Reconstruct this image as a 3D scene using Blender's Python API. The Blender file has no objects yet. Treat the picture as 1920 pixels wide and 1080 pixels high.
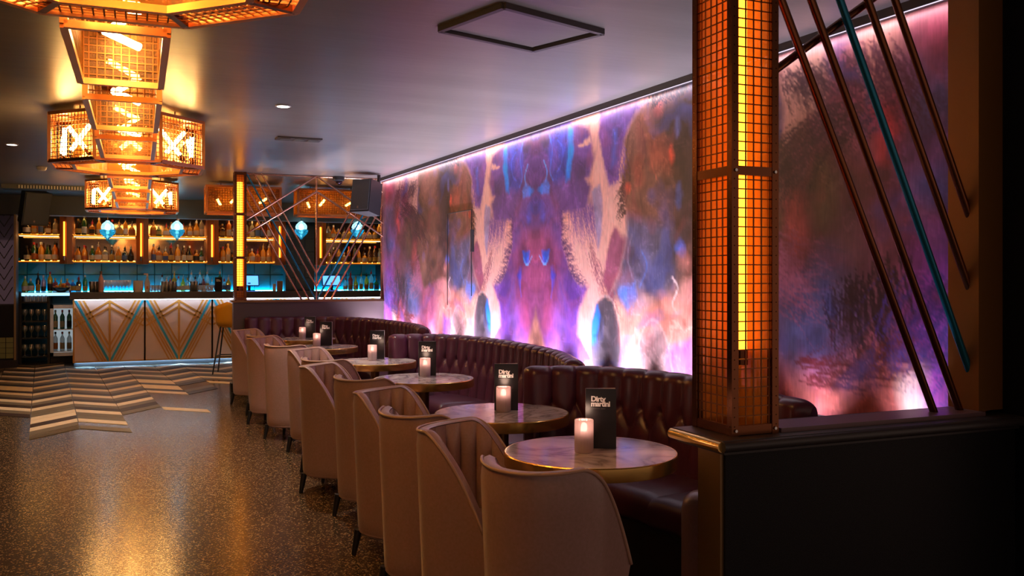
import bpy, math, random
import numpy as np
from mathutils import Vector, Matrix

# ------------------------------------------------------------------ camera, world, exposure
F = 1680.0; HZ = 521.0; U0 = 960.0; EYE = 1.45          # focal length and horizon row for a 1920x1080 frame
YAW = math.atan((960 - 260) / F)
SN, CS = math.sin(YAW), math.cos(YAW)
scene = bpy.context.scene
COL = scene.collection
cam_data = bpy.data.cameras.new('camera')
cam = bpy.data.objects.new('camera', cam_data)
COL.objects.link(cam)
cam.location = (0, 0, EYE)
cam.rotation_euler = (math.pi / 2, 0, -YAW)
cam_data.sensor_width = 36.0
cam_data.lens = F / 1920 * 36
cam_data.shift_y = -(540 - HZ) / 1920
cam_data.clip_start = 0.05
scene.camera = cam
world = bpy.data.worlds.new('world')
scene.world = world
world.use_nodes = True
world.node_tree.nodes['Background'].inputs[0].default_value = (0.50, 0.33, 0.26, 1)
world.node_tree.nodes['Background'].inputs[1].default_value = 0.50
scene.view_settings.view_transform = 'Standard'
scene.view_settings.look = 'None'
scene.view_settings.gamma = 1.0
scene.view_settings.use_curve_mapping = False
scene.view_settings.exposure = 0.68

LAMP = 60.0            # strength of the amber tubes
UPL = 56.0             # watts of one uplight behind the sofas
DOWN = 75.0            # watts of one ceiling downlight

# ------------------------------------------------------------------ geometry helpers
CEIL = 2.79
TILT = math.radians(3.0)                                  # the mural wall is splayed by 3 degrees
def O(x, y):                                              # wall-aligned plan -> room plan
    return (x * math.cos(TILT) - y * math.sin(TILT), x * math.sin(TILT) + y * math.cos(TILT))
WALLX = 3.65
WD = Vector((-math.sin(TILT), math.cos(TILT), 0)); WN = Vector((math.cos(TILT), math.sin(TILT), 0))
def wall(t, z, off=0.0):                                  # point on the mural wall, t along it, off = distance in front
    return WN * (WALLX - off) + WD * t + Vector((0, 0, z))
def atw(u, v):                                            # photo position -> (t, z) on the mural
    dx = (u - U0) / F; dz = (HZ - v) / F
    a, b = SN + CS * dx, CS - SN * dx
    d = WALLX / (a * WN.x + b * WN.y)
    return (a * d * WD.x + b * d * WD.y, EYE + dz * d)
def aty(u, v, Y):
    dx = (u - U0) / F; dz = (HZ - v) / F
    d = Y / (CS - SN * dx)
    return Vector((d * (SN + CS * dx), Y, EYE + dz * d))
def atz(u, v, z):
    dx = (u - U0) / F; dz = (HZ - v) / F
    d = (z - EYE) / dz
    return Vector((d * (SN + CS * dx), d * (CS - SN * dx), z))

class MB:
    def __init__(s): s.v = []; s.f = []; s.m = []
    def add(s, vs, fs, m=0):
        o = len(s.v); s.v += [tuple(p) for p in vs]
        for f in fs: s.f.append([i + o for i in f]); s.m.append(m)
        return s
    def box(s, c, d, m=0):
        x, y, z = c; a, b, h = d[0] / 2, d[1] / 2, d[2] / 2
        vs = [(x + i * a, y + j * b, z + k * h) for k in (-1, 1) for j in (-1, 1) for i in (-1, 1)]
        return s.add(vs, [(0, 2, 3, 1), (4, 5, 7, 6), (0, 1, 5, 4), (2, 6, 7, 3), (0, 4, 6, 2), (1, 3, 7, 5)], m)
    def box2(s, lo, hi, m=0):
        return s.box([(a + b) / 2 for a, b in zip(lo, hi)], [abs(b - a) for a, b in zip(lo, hi)], m)
    def bar(s, p, q, w, h=None, up=(0, 0, 1), m=0):
        p, q = Vector(p), Vector(q); h = h or w
        d = (q - p).normalized(); up = Vector(up)
        if abs(d.dot(up)) > 0.98: up = Vector((0, 1, 0))
        r = d.cross(up).normalized(); n = r.cross(d)
        vs = [e + r * i * w / 2 + n * j * h / 2 for e in (p, q) for j in (-1, 1) for i in (-1, 1)]
        return s.add(vs, [(0, 1, 3, 2), (4, 6, 7, 5), (0, 4, 5, 1), (2, 3, 7, 6), (0, 2, 6, 4), (1, 5, 7, 3)], m)
    def tube(s, p, q, r, n=10, r2=None, m=0, caps=True):
        p, q = Vector(p), Vector(q); r2 = r if r2 is None else r2
        d = (q - p).normalized(); up = Vector((0, 0, 1)) if abs(d.z) < 0.95 else Vector((0, 1, 0))
        a = d.cross(up).normalized(); b = d.cross(a)
        vs = []
        for e, rr in ((p, r), (q, r2)):
            for i in range(n):
                t = 2 * math.pi * i / n; vs.append(e + a * rr * math.cos(t) + b * rr * math.sin(t))
        fs = [(i, (i + 1) % n, n + (i + 1) % n, n + i) for i in range(n)]
        if caps: fs += [tuple(range(n - 1, -1, -1)), tuple(range(n, 2 * n))]
        return s.add(vs, fs, m)
    def lathe(s, prof, n=16, c=(0, 0, 0), m=0, rf=None, close=True):
        vs = []; fs = []
        for r, z in prof:
            for i in range(n):
                t = 2 * math.pi * i / n; k = rf(t, z) if rf else 1
                vs.append((c[0] + r * k * math.cos(t), c[1] + r * k * math.sin(t), c[2] + z))
        for j in range(len(prof) - 1):
            for i in range(n):
                fs.append((j * n + i, j * n + (i + 1) % n, (j + 1) * n + (i + 1) % n, (j + 1) * n + i))
        if close:
            fs.append(tuple(range(n - 1, -1, -1))); k = (len(prof) - 1) * n; fs.append(tuple(range(k, k + n)))
        return s.add(vs, fs, m)
    def prism(s, pts, z0, z1, m=0):
        n = len(pts)
        vs = [(x, y, z0) for x, y in pts] + [(x, y, z1) for x, y in pts]
        return s.add(vs, [tuple(range(n - 1, -1, -1)), tuple(range(n, 2 * n))] + [(i, (i + 1) % n, n + (i + 1) % n, n + i) for i in range(n)], m)
    def path(s, pts, r, n=6, m=0, closed=False):
        pts = [Vector(p) for p in pts]; N = len(pts); vs = []; fs = []
        prev = None
        for i, p in enumerate(pts):
            d = (pts[min(i + 1, N - 1)] - pts[max(i - 1, 0)]).normalized()
            up = prev if prev is not None else (Vector((0, 0, 1)) if abs(d.z) < 0.9 else Vector((1, 0, 0)))
            a = d.cross(up).normalized(); b = a.cross(d); prev = b
            for k in range(n):
                t = 2 * math.pi * k / n; vs.append(p + a * r * math.cos(t) + b * r * math.sin(t))
        for i in range(N - 1):
            for k in range(n): fs.append((i * n + k, i * n + (k + 1) % n, (i + 1) * n + (k + 1) % n, (i + 1) * n + k))
        fs += [tuple(range(n - 1, -1, -1)), tuple(range((N - 1) * n, N * n))]
        return s.add(vs, fs, m)
    def mesh(s, name, mats, smooth=False, angle=None):
        me = bpy.data.meshes.new(name)
        me.from_pydata(s.v, [], s.f)
        for m in (mats if isinstance(mats, (list, tuple)) else [mats]): me.materials.append(m)
        me.polygons.foreach_set('material_index', s.m)
        if smooth: me.polygons.foreach_set('use_smooth', [True] * len(s.f))
        me.update()
        if angle: me.set_sharp_from_angle(angle=math.radians(angle))
        return me
    def build(s, name, mats, parent=None, smooth=False, angle=None, loc=(0, 0, 0)):
        return link(name, s.mesh(name, mats, smooth, angle), parent, loc)

def link(name, me, parent=None, loc=(0, 0, 0), rz=0.0):
    o = bpy.data.objects.new(name, me); COL.objects.link(o)
    o.location = loc; o.rotation_euler = (0, 0, rz)
    if parent: o.parent = parent
    return o
def tag(o, label=None, cat=None, group=None, kind=None):
    for k, v in (('label', label), ('category', cat), ('group', group), ('kind', kind)):
        if v: o[k] = v
    return o
def thing(name, label, cat, loc=(0, 0, 0), rz=0.0, group=None):
    return tag(link(name, None, None, loc, rz), label, cat, group)
def copy_tree(o, parent=None):
    c = o.copy(); COL.objects.link(c); c.parent = parent
    for ch in list(o.children): copy_tree(ch, c)
    return c
def lamp(name, kind, loc, energy, color, parent=None, size=0.05, **kw):
    L = bpy.data.lights.new(name, kind); L.energy = energy; L.color = color
    if kind in ('POINT', 'SPOT'): L.shadow_soft_size = size
    for k, v in kw.items(): setattr(L, k, v)
    o = bpy.data.objects.new(name, L); COL.objects.link(o); o.location = loc
    if parent: o.parent = parent
    return o
def aim(o, d): o.rotation_euler = Vector(d).to_track_quat('-Z', 'Y').to_euler()
ORD = ['first', 'second', 'third', 'fourth', 'fifth', 'sixth', 'seventh', 'eighth', 'ninth', 'tenth', 'eleventh', 'twelfth', 'thirteenth', 'fourteenth', 'fifteenth', 'sixteenth', 'seventeenth', 'eighteenth', 'nineteenth', 'twentieth']

# ------------------------------------------------------------------ materials
def lin(c): return tuple(((x / 255) / 12.92 if x / 255 <= 0.04045 else ((x / 255 + 0.055) / 1.055) ** 2.4) for x in c)
def mat(name, col, rough=0.5, metal=0.0, spec=0.5, emit=None, es=0.0, noise=None, bump=None, coat=0.0, sheen=0.0):
    m = bpy.data.materials.new(name); m.use_nodes = True
    nt = m.node_tree; b = nt.nodes['Principled BSDF']
    b.inputs['Base Color'].default_value = (*col, 1); b.inputs['Roughness'].default_value = rough
    b.inputs['Metallic'].default_value = metal; b.inputs['Specular IOR Level'].default_value = spec
    b.inputs['Coat Weight'].default_value = coat; b.inputs['Sheen Weight'].default_value = sheen
    if emit: b.inputs['Emission Color'].default_value = (*emit, 1); b.inputs['Emission Strength'].default_value = es
    tc = None
    if noise or bump:
        tc = nt.nodes.new('ShaderNodeTexCoord')
    if noise:                                   # (scale, col2, contrast)
        sc, c2, k = noise
        n = nt.nodes.new('ShaderNodeTexNoise'); n.inputs['Scale'].default_value = sc; n.inputs['Detail'].default_value = 5
        r = nt.nodes.new('ShaderNodeMapRange'); r.inputs[1].default_value = 0.5 - k; r.inputs[2].default_value = 0.5 + k
        mx = nt.nodes.new('ShaderNodeMix'); mx.data_type = 'RGBA'
        mx.inputs[6].default_value = (*col, 1); mx.inputs[7].default_value = (*c2, 1)
        nt.links.new(tc.outputs['Object'], n.inputs['Vector']); nt.links.new(n.outputs[0], r.inputs[0])
        nt.links.new(r.outputs[0], mx.inputs[0]); nt.links.new(mx.outputs[2], b.inputs['Base Color'])
    if bump:                                    # (scale, strength, distance)
        n = nt.nodes.new('ShaderNodeTexNoise'); n.inputs['Scale'].default_value = bump[0]; n.inputs['Detail'].default_value = 3
        bp = nt.nodes.new('ShaderNodeBump'); bp.inputs['Strength'].default_value = bump[1]; bp.inputs['Distance'].default_value = bump[2]
        nt.links.new(tc.outputs['Object'], n.inputs['Vector']); nt.links.new(n.outputs[0], bp.inputs['Height']); nt.links.new(bp.outputs[0], b.inputs['Normal'])
    return m
def glow(name, col, s):
    m = bpy.data.materials.new(name); m.use_nodes = True; nt = m.node_tree
    nt.nodes.remove(nt.nodes['Principled BSDF']); e = nt.nodes.new('ShaderNodeEmission')
    e.inputs[0].default_value = (*col, 1); e.inputs[1].default_value = s
    nt.links.new(e.outputs[0], nt.nodes['Material Output'].inputs[0]); return m
def sheer(name, col, clear, rough=0.3, gloss=0.15, trans=0.5):
    """thin see-through sheet or tinted glass: transparent + translucent + diffuse + gloss"""
    m = bpy.data.materials.new(name); m.use_nodes = True; nt = m.node_tree
    nt.nodes.remove(nt.nodes['Principled BSDF']); N = nt.nodes.new
    t = N('ShaderNodeBsdfTransparent'); t.inputs[0].default_value = (*[min(1, c ** 0.16) for c in col], 1)
    tr = N('ShaderNodeBsdfTranslucent'); tr.inputs[0].default_value = (*col, 1)
    df = N('ShaderNodeBsdfDiffuse'); df.inputs[0].default_value = (*col, 1)
    g = N('ShaderNodeBsdfGlossy'); g.inputs[0].default_value = (1, 1, 1, 1); g.inputs[1].default_value = rough
    a = N('ShaderNodeMixShader'); a.inputs[0].default_value = trans
    b = N('ShaderNodeMixShader'); b.inputs[0].default_value = clear
    c = N('ShaderNodeMixShader'); c.inputs[0].default_value = gloss
    L = nt.links.new
    L(df.outputs[0], a.inputs[1]); L(tr.outputs[0], a.inputs[2]); L(a.outputs[0], b.inputs[1]); L(t.outputs[0], b.inputs[2])
    L(b.outputs[0], c.inputs[1]); L(g.outputs[0], c.inputs[2]); L(c.outputs[0], nt.nodes['Material Output'].inputs[0])
    return m

M = {}
M['copper'] = mat('copper', (0.62, 0.25, 0.09), 0.3, 1.0)
M['wire'] = mat('wire', (0.26, 0.10, 0.035), 0.45, 1.0)
M['dark_copper'] = mat('dark_copper', (0.18, 0.065, 0.03), 0.26, 1.0)
M['rose'] = mat('rose_tube', (0.70, 0.40, 0.30), 0.22, 1.0)
M['teal_tube'] = mat('teal_tube', (0.01, 0.16, 0.26), 0.25, 0.6)
M['blue_tube'] = mat('blue_tube', (0.02, 0.22, 0.42), 0.25, 0.5)
M['amber_sheet'] = sheer('amber_sheet', (0.30, 0.115, 0.012), 0.55, 0.4, 0.02)
M['amber_dense'] = sheer('amber_dense', (0.24, 0.095, 0.010), 0.40, 0.4, 0.02, 0.6)
M['tube_glow'] = glow('tube_glow', (1.0, 0.56, 0.17), LAMP)
M['column_glow'] = glow('column_glow', (1.0, 0.30, 0.02), 3.2)
M['column_near'] = glow('column_near', (1.0, 0.25, 0.014), 4.5)
M['amber_post'] = sheer('amber_post', (0.90, 0.40, 0.05), 0.34, 0.4, 0.02, 0.5)
M['edge_glow'] = glow('edge_glow', (0.30, 0.66, 1.0), 1.3)
M['shelf_back'] = glow('shelf_back', (1.0, 0.42, 0.06), 9)
M['shelf_glow'] = glow('shelf_glow', (1.0, 0.27, 0.015), 1.5)
M['white_glow'] = glow('white_glow', (0.72, 0.86, 1.0), 10)
M['cyan_glow'] = glow('cyan_glow', (0.40, 0.85, 1.0), 22)
M['blue_glow'] = glow('blue_glow', (0.06, 0.55, 0.95), 30)
M['kick_glow'] = glow('kick_glow', (0.35, 0.68, 1.0), 60)
M['under_glow'] = glow('under_glow', (1.0, 0.50, 0.12), 16)
M['violet_glow'] = glow('violet_glow', (0.86, 0.70, 1.0), 1.0)
M['candle_glow'] = glow('candle_glow', (1.0, 0.66, 0.50), 9)
M['down_glow'] = glow('down_glow', (1.0, 0.93, 0.86), 12)
M['ceiling'] = mat('ceiling_paint', (0.17, 0.150, 0.147), 0.42, noise=(1.2, (0.14, 0.125, 0.122), 0.2), bump=(3.0, 0.12, 0.02))
_c = M['ceiling']; _n = _c.node_tree; _b = _n.nodes['Principled BSDF']; _b.inputs['Roughness'].default_value = 0.33
for _x in [q for q in _n.nodes if q.type == 'TEX_NOISE']:                        # brushed paint: relief stretched across the room
    _mp = _n.nodes.new('ShaderNodeMapping'); _mp.inputs['Scale'].default_value = (0.5, 3.0, 1.0)
    _n.links.new([q for q in _n.nodes if q.type == 'TEX_COORD'][0].outputs['Object'], _mp.inputs[0]); _n.links.new(_mp.outputs[0], _x.inputs['Vector'])
M['trim'] = mat('trim_paint', (0.035, 0.03, 0.032), 0.45)
M['wall_dark'] = mat('wall_dark', (0.028, 0.022, 0.024), 0.5)
M['partition'] = mat('partition_paint', (0.085, 0.060, 0.062), 0.42)
M['black_gloss'] = mat('black_panel', (0.004, 0.004, 0.006), 0.5, spec=0.15, noise=(400, (0.02, 0.02, 0.022), 0.05))
M['pier'] = mat('pier_paint', (0.005, 0.006, 0.011), 0.8, spec=0.08)
M['gold_edge'] = mat('gold_edge', (0.30, 0.19, 0.09), 0.4, 0.8, bump=(60, 0.2, 0.003))
M['brass'] = mat('brass', (0.95, 0.60, 0.18), 0.22, 0.9)
M['dark_brass'] = mat('dark_brass', (0.20, 0.11, 0.05), 0.35, 1.0)
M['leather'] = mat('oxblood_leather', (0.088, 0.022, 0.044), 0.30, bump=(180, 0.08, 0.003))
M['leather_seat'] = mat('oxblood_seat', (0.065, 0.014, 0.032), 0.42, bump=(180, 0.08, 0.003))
M['plinth'] = mat('plinth_black', (0.012, 0.008, 0.009), 0.6)
M['taupe'] = mat('taupe_leather', (0.40, 0.230, 0.208), 0.32, noise=(90, (0.33, 0.195, 0.155), 0.25), bump=(260, 0.12, 0.002))
M['piping'] = mat('piping', (0.48, 0.30, 0.22), 0.4)
M['black_wood'] = mat('black_wood', (0.012, 0.010, 0.010), 0.45)
M['plastic'] = mat('black_plastic', (0.024, 0.025, 0.030), 0.45)
M['grille'] = mat('speaker_grille', (0.055, 0.062, 0.075), 0.55, bump=(300, 0.5, 0.004))
M['white'] = mat('white_plastic', (0.70, 0.68, 0.66), 0.45)
M['card_black'] = mat('card_black', (0.012, 0.010, 0.012), 0.28)
M['card_white'] = mat('card_white', (0.72, 0.66, 0.66), 0.6)
M['print_white'] = mat('print_white', (0.85, 0.80, 0.80), 0.6)
M['print_grey'] = mat('print_grey', (0.22, 0.20, 0.21), 0.6)
M['frosted'] = sheer('frosted_glass', (0.66, 0.50, 0.50), 0.36, 0.12, 0.16, 0.55)
M['clear'] = sheer('clear_glass', (0.75, 0.80, 0.84), 0.62, 0.06, 0.28, 0.5)
M['bar_panel'] = mat('bar_panel', (0.68, 0.50, 0.46), 0.5, bump=(40, 0.05, 0.004))
M['gold_strip'] = mat('gold_strip', (0.50, 0.22, 0.035), 0.4, 0.2)
M['teal_strip'] = mat('teal_strip', (0.02, 0.32, 0.50), 0.35, 0.2)
M['counter'] = mat('counter_stone', (0.055, 0.042, 0.040), 0.3)
M['tile'] = mat('teal_tile', (0.02, 0.34, 0.42), 0.22, noise=(5, (0.014, 0.24, 0.32), 0.2))
M['grout'] = mat('grout', (0.006, 0.05, 0.065), 0.7)
M['shelf'] = mat('shelf_wood', (0.20, 0.085, 0.03), 0.4)
M['bronze_mirror'] = mat('bronze_mirror', (0.24, 0.15, 0.09), 0.08, 1.0)
M['mirror'] = mat('mirror', (0.11, 0.09, 0.13), 0.03, 1.0)
M['pillar_wood'] = mat('pillar_wood', (0.42, 0.13, 0.035), 0.32, 0.5)
M['soffit'] = mat('soffit_paint', (0.085, 0.088, 0.085), 0.6)
M['steel'] = mat('steel', (0.62, 0.60, 0.58), 0.25, 1.0)
M['yellow'] = mat('mustard_velvet', (0.62, 0.31, 0.015), 0.6)
M['olive_tile'] = mat('olive_tile', (0.22, 0.22, 0.06), 0.3)
M['screen_blue'] = glow('till_screen', (0.06, 0.22, 0.9), 2.2)
M['fridge_light'] = glow('fridge_light', (0.75, 0.88, 0.95), 0.22)
M['orange'] = mat('orange_peel', (0.75, 0.22, 0.02), 0.5)
M['lime'] = mat('lime_peel', (0.25, 0.32, 0.02), 0.5)
M['paper'] = mat('paper', (0.62, 0.55, 0.58), 0.7)

# marble: noise veins
def marble():
    m = mat('marble', (0.62, 0.54, 0.52), 0.12); nt = m.node_tree; N = nt.nodes.new; L = nt.links.new
    b = nt.nodes['Principled BSDF']; tc = N('ShaderNodeTexCoord'); ob = N('ShaderNodeObjectInfo')
    ad = N('ShaderNodeVectorMath'); ad.operation = 'ADD'; L(tc.outputs['Object'], ad.inputs[0]); L(ob.outputs['Location'], ad.inputs[1])
    n1 = N('ShaderNodeTexNoise'); n1.inputs['Scale'].default_value = 3.2; n1.inputs['Detail'].default_value = 8; n1.inputs['Distortion'].default_value = 1.6
    L(ad.outputs[0], n1.inputs['Vector'])
    s = N('ShaderNodeMath'); s.operation = 'SUBTRACT'; s.inputs[1].default_value = 0.5; L(n1.outputs[0], s.inputs[0])
    a = N('ShaderNodeMath'); a.operation = 'ABSOLUTE'; L(s.outputs[0], a.inputs[0])
    r = N('ShaderNodeValToRGB'); e = r.color_ramp.elements
    e[0].position = 0.0; e[0].color = (0.30, 0.24, 0.24, 1); e[1].position = 0.16; e[1].color = (0.80, 0.71, 0.68, 1)
    k = e.new(0.035); k.color = (0.55, 0.46, 0.45, 1)
    L(a.outputs[0], r.inputs[0]); L(r.outputs[0], b.inputs['Base Color']); return m
M['marble'] = marble()

def terrazzo():
    m = mat('terrazzo', (0.1, 0.06, 0.03), 0.27); nt = m.node_tree; N = nt.nodes.new; L = nt.links.new
    b = nt.nodes['Principled BSDF']; tc = N('ShaderNodeTexCoord')
    v = N('ShaderNodeTexVoronoi'); v.inputs['Scale'].default_value = 135; L(tc.outputs['Object'], v.inputs['Vector'])
    r = N('ShaderNodeValToRGB'); r.color_ramp.interpolation = 'CONSTANT'; e = r.color_ramp.elements
    sp = N('ShaderNodeSeparateColor'); L(v.outputs['Color'], sp.inputs[0]); L(sp.outputs[0], r.inputs[0])
    e[0].position = 0; e[0].color = (0.050, 0.028, 0.014, 1); e[1].position = 0.45; e[1].color = (0.088, 0.050, 0.024, 1)
    for p, c in ((0.66, (0.15, 0.09, 0.045, 1)), (0.82, (0.38, 0.26, 0.135, 1)), (0.93, (0.018, 0.010, 0.007, 1))):
        k = e.new(p); k.color = c
    n = N('ShaderNodeTexNoise'); n.inputs['Scale'].default_value = 0.9; n.inputs['Detail'].default_value = 4; L(tc.outputs['Object'], n.inputs['Vector'])
    mr = N('ShaderNodeMapRange'); mr.inputs[3].default_value = 0.9; mr.inputs[4].default_value = 1.15; L(n.outputs[0], mr.inputs[0])
    mx = N('ShaderNodeMix'); mx.data_type = 'RGBA'; mx.blend_type = 'MULTIPLY'; mx.inputs[0].default_value = 1
    L(r.outputs[0], mx.inputs[6]); L(mr.outputs[0], mx.inputs[7]); L(mx.outputs[2], b.inputs['Base Color'])
    rr = N('ShaderNodeMapRange'); rr.inputs[3].default_value = 0.17; rr.inputs[4].default_value = 0.22; L(n.outputs[0], rr.inputs[0]); L(rr.outputs[0], b.inputs['Roughness'])
    bp = N('ShaderNodeBump'); bp.inputs['Strength'].default_value = 0.03; bp.inputs['Distance'].default_value = 0.002
    L(v.outputs['Distance'], bp.inputs['Height']); L(bp.outputs[0], b.inputs['Normal']); return m
M['terrazzo'] = terrazzo()
for k, c in (('plank_cream', (0.86, 0.65, 0.41)), ('plank_taupe', (0.17, 0.125, 0.075)), ('plank_dark', (0.035, 0.017, 0.013))):
    M[k] = mat(k, c, 0.42, spec=0.18, noise=(14, tuple(x * 0.85 for x in c), 0.2))

# ------------------------------------------------------------------ the room shell
BARY = 16.05; BACKY = 17.75
floor = tag(MB().box2((-6, -3.5, -0.06), (5.2, 18.2, 0)).build('floor', M['terrazzo']), 'brown speckled terrazzo floor with a chevron of planks before the bar', None, None, 'structure')
ceiling = tag(MB().box2((-6, -3.5, CEIL), (5.2, 18.2, CEIL + 0.08)).build('ceiling', M['ceiling']), 'dark painted ceiling lit gold and lavender', None, None, 'structure')
tag(MB().box2((-6.1, -3.5, 0), (-6, 18.2, CEIL)).build('wall_left', M['wall_dark']), 'dark side wall', None, None, 'structure')
tag(MB().box2((4.85, 11.9, 0), (4.95, 17.75, CEIL)).build('wall_side', M['wall_dark']), 'dark wall at the end of the bar', None, None, 'structure')
wall_back = tag(MB().box2((-6, BACKY, 0), (5.2, BACKY + 0.1, CEIL)).build('wall_back', M['grout']), 'teal tiled wall behind the bar', None, None, 'structure')

# chevron planks, each a piece of the floor
PA, PR, PW, PROT = 0.43, 0.45, 0.24, math.radians(5.0)
def pq(p, q):
    X, Y = p - 0.04, q
    return (0.04 + X * math.cos(PROT) - (Y - 13) * math.sin(PROT), 13 + X * math.sin(PROT) + (Y - 13) * math.cos(PROT))
def plank_mesh(kind, col):
    g = 0.004; a, b = (0, PR) if kind else (PR, 0)
    loc = [(g, a + g), (PA - g, b + g), (PA - g, b + PW - g), (g, a + PW - g)]
    c, s_ = math.cos(PROT), math.sin(PROT)
    return MB().prism([(x * c - y * s_, x * s_ + y * c) for x, y in loc], 0.0, 0.004).mesh('plank', M[col])
PM = {(k, c): plank_mesh(k, c) for k in (0, 1) for c in ('plank_cream', 'plank_taupe', 'plank_dark')}
rnd = random.Random(5)
LOW = {-6: 10.3, -5: 10.1, -4: 10.5, -3: 9.35, -2: 9.75, -1: 10.75, 0: 11.75, 1: 12.15, 2: 12.75, 3: 12.9, 4: 13.4, 5: 13.6}
CYC = ['plank_cream', 'plank_dark', 'plank_taupe']
def put_plank(k, j, col):
    rise = 1 if k % 2 else 0
    x, y = pq(0.04 + k * PA, 8.9 + j * PW)
    return link('plank', PM[(rise, col)], floor, (x, y, 0))
for k in range(-7, 6):
    if k not in LOW: continue
    shift = 0
    for j in range(0, 33):
        x, y = pq(0.04 + (k + 0.5) * PA, 8.9 + j * PW + PR / 2 + PW / 2)
        if y < LOW[k] or y > (BARY + 0.1 if x > -1.1 else 17.0) or x < -2.9: continue
        if x > 1.0 and 11.6 < y < 12.2: continue
        col = CYC[(j + (1 if rnd.random() < 0.07 else 0)) % 3]
        if y < LOW[k] + 0.5 and rnd.random() < 0.3: col = 'plank_taupe'
        if y < LOW[k] + 0.8 and rnd.random() < 0.18: continue
        put_plank(k, j, col)
put_plank(0, 5, 'plank_cream'); put_plank(-1, 6, 'plank_taupe'); put_plank(-3, 1, 'plank_cream'); put_plank(-2, 1, 'plank_taupe')

# ------------------------------------------------------------------ the mural wall (flat print: colours in a fine grid)
def fbm(shape, cells, seed, octv=4):
    rg = np.random.RandomState(seed); out = np.zeros(shape); amp = 1.0; tot = 0
    for o in range(octv):
        cy, cx = max(2, int(cells[0] * 2 ** o)), max(2, int(cells[1] * 2 ** o))
        g = rg.rand(cy + 2, cx + 2)
        yy = np.linspace(0, cy, shape[0], endpoint=False); xx = np.linspace(0, cx, shape[1], endpoint=False)
        yi, xi = yy.astype(int), xx.astype(int); fy, fx = yy - yi, xx - xi
        fy = fy * fy * (3 - 2 * fy); fx = fx * fx * (3 - 2 * fx)
        a = g[np.ix_(yi, xi)]; b = g[np.ix_(yi, xi + 1)]; c = g[np.ix_(yi + 1, xi)]; d = g[np.ix_(yi + 1, xi + 1)]
        out += amp * ((a * (1 - fx) + b * fx) * (1 - fy)[:, None] + (c * (1 - fx) + d * fx) * fy[:, None]); tot += amp; amp *= 0.5
    return out / tot - 0.5
AX = 7.116; RES = 0.008; SMAX = 4.7; Z0, Z1 = 0.70, 2.745
nS, nZ = int(SMAX / RES), int((Z1 - Z0) / RES)
gs = (np.arange(nS) + 0.5) * RES; gz = Z0 + (np.arange(nZ) + 0.5) * RES
SS, ZZ = np.meshgrid(gs, gz)
wx = fbm((nZ, nS), (10, 22), 1) * 0.09; wz = fbm((nZ, nS), (10, 22), 2) * 0.09
fx_ = fbm((nZ, nS), (50, 120), 3, 3) * 0.018; fz_ = fbm((nZ, nS), (30, 120), 4, 3) * 0.03
ink = np.zeros((nZ, nS)); img = np.zeros((nZ, nS, 3)); img[:] = lin((205, 146, 128))
def S(u, v):
    t, z = atw(u, v); return (AX - t, z)
def inside(pts, X, Y):
    ins = np.zeros(X.shape, bool); dist = np.full(X.shape, 9.0); n = len(pts)
    for i in range(n):
        (x1, y1), (x2, y2) = pts[i], pts[(i + 1) % n]
        dx, dy = x2 - x1, y2 - y1
        c = ((y1 > Y) != (y2 > Y)) & (X < dx * (Y - y1) / (dy if abs(dy) > 1e-9 else 1e-9) + x1); ins ^= c
        t = np.clip(((X - x1) * dx + (Y - y1) * dy) / (dx * dx + dy * dy + 1e-12), 0, 1)
        dist = np.minimum(dist, np.hypot(X - x1 - t * dx, Y - y1 - t * dy))
    return np.where(ins, dist, -dist)
def shape(px, col, soft=0.03, a=1.0, warp=1.0, vary=0.25, seed=7, feather=1.0):
    pts = [S(*p) for p in px]
    X = SS + wx * warp + fx_ * feather; Y = ZZ + wz * warp + fz_ * feather
    d = inside(pts, X, Y)
    m = np.clip(d / soft * 0.5 + 0.5, 0, 1) * a
    c = np.array(lin(col))[None, None, :] * (1 + vary * 2.4 * fbm((nZ, nS), (9, 18), seed)[:, :, None])
    img[:] = img * (1 - m[:, :, None]) + c * m[:, :, None]; ink[:] = ink * (1 - m) + (0.0 if sum(col) > 430 else 1.0) * m
def blob(u, v, ru, rv, col, a=1.0, soft=0.6, seed=9):
    pts = [(u + ru * math.cos(t), v + rv * math.sin(t)) for t in np.linspace(0, 2 * math.pi, 14, endpoint=False)]
    w = abs(S(u + ru, v)[0] - S(u - ru, v)[0]) * 0.5
    shape(pts, col, max(0.02, w * soft), a, 0.8, 0.25, seed)
def strokes(px_path, n, length, ang, col, a=0.8, spread=0.4, width=1, seed=3, jit=0.05, curl=0.0):
    """fine hairs rooted along a path, in wall metres; ang in degrees from +s towards +z"""
    rg = random.Random(seed); pts = [S(*p) for p in px_path]; c = np.array(lin(col))
    for i in range(n):
        k = rg.random() * (len(pts) - 1); j = int(k); f = k - j
        x = pts[j][0] * (1 - f) + pts[j + 1][0] * f + rg.uniform(-jit, jit); y = pts[j][1] * (1 - f) + pts[j + 1][1] * f + rg.uniform(-jit, jit)
        th = math.radians(ang + rg.uniform(-1, 1) * spread * 57); L = length * rg.uniform(0.5, 1.2); q = rg.uniform(-1, 1) * curl
        N = int(L / RES * 1.3) + 2
        for s_ in range(N):
            t = s_ / N; aa = a * (1 - t * 0.8)
            px = int(x / RES); py = int((y - Z0) / RES)
            for w in range(width):
                if 0 <= px + w < nS and 0 <= py < nZ: img[py, px + w] = img[py, px + w] * (1 - aa) + c * aa
            x += math.cos(th) * L / N; y += math.sin(th) * L / N; th += (q + curl) / N

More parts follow.
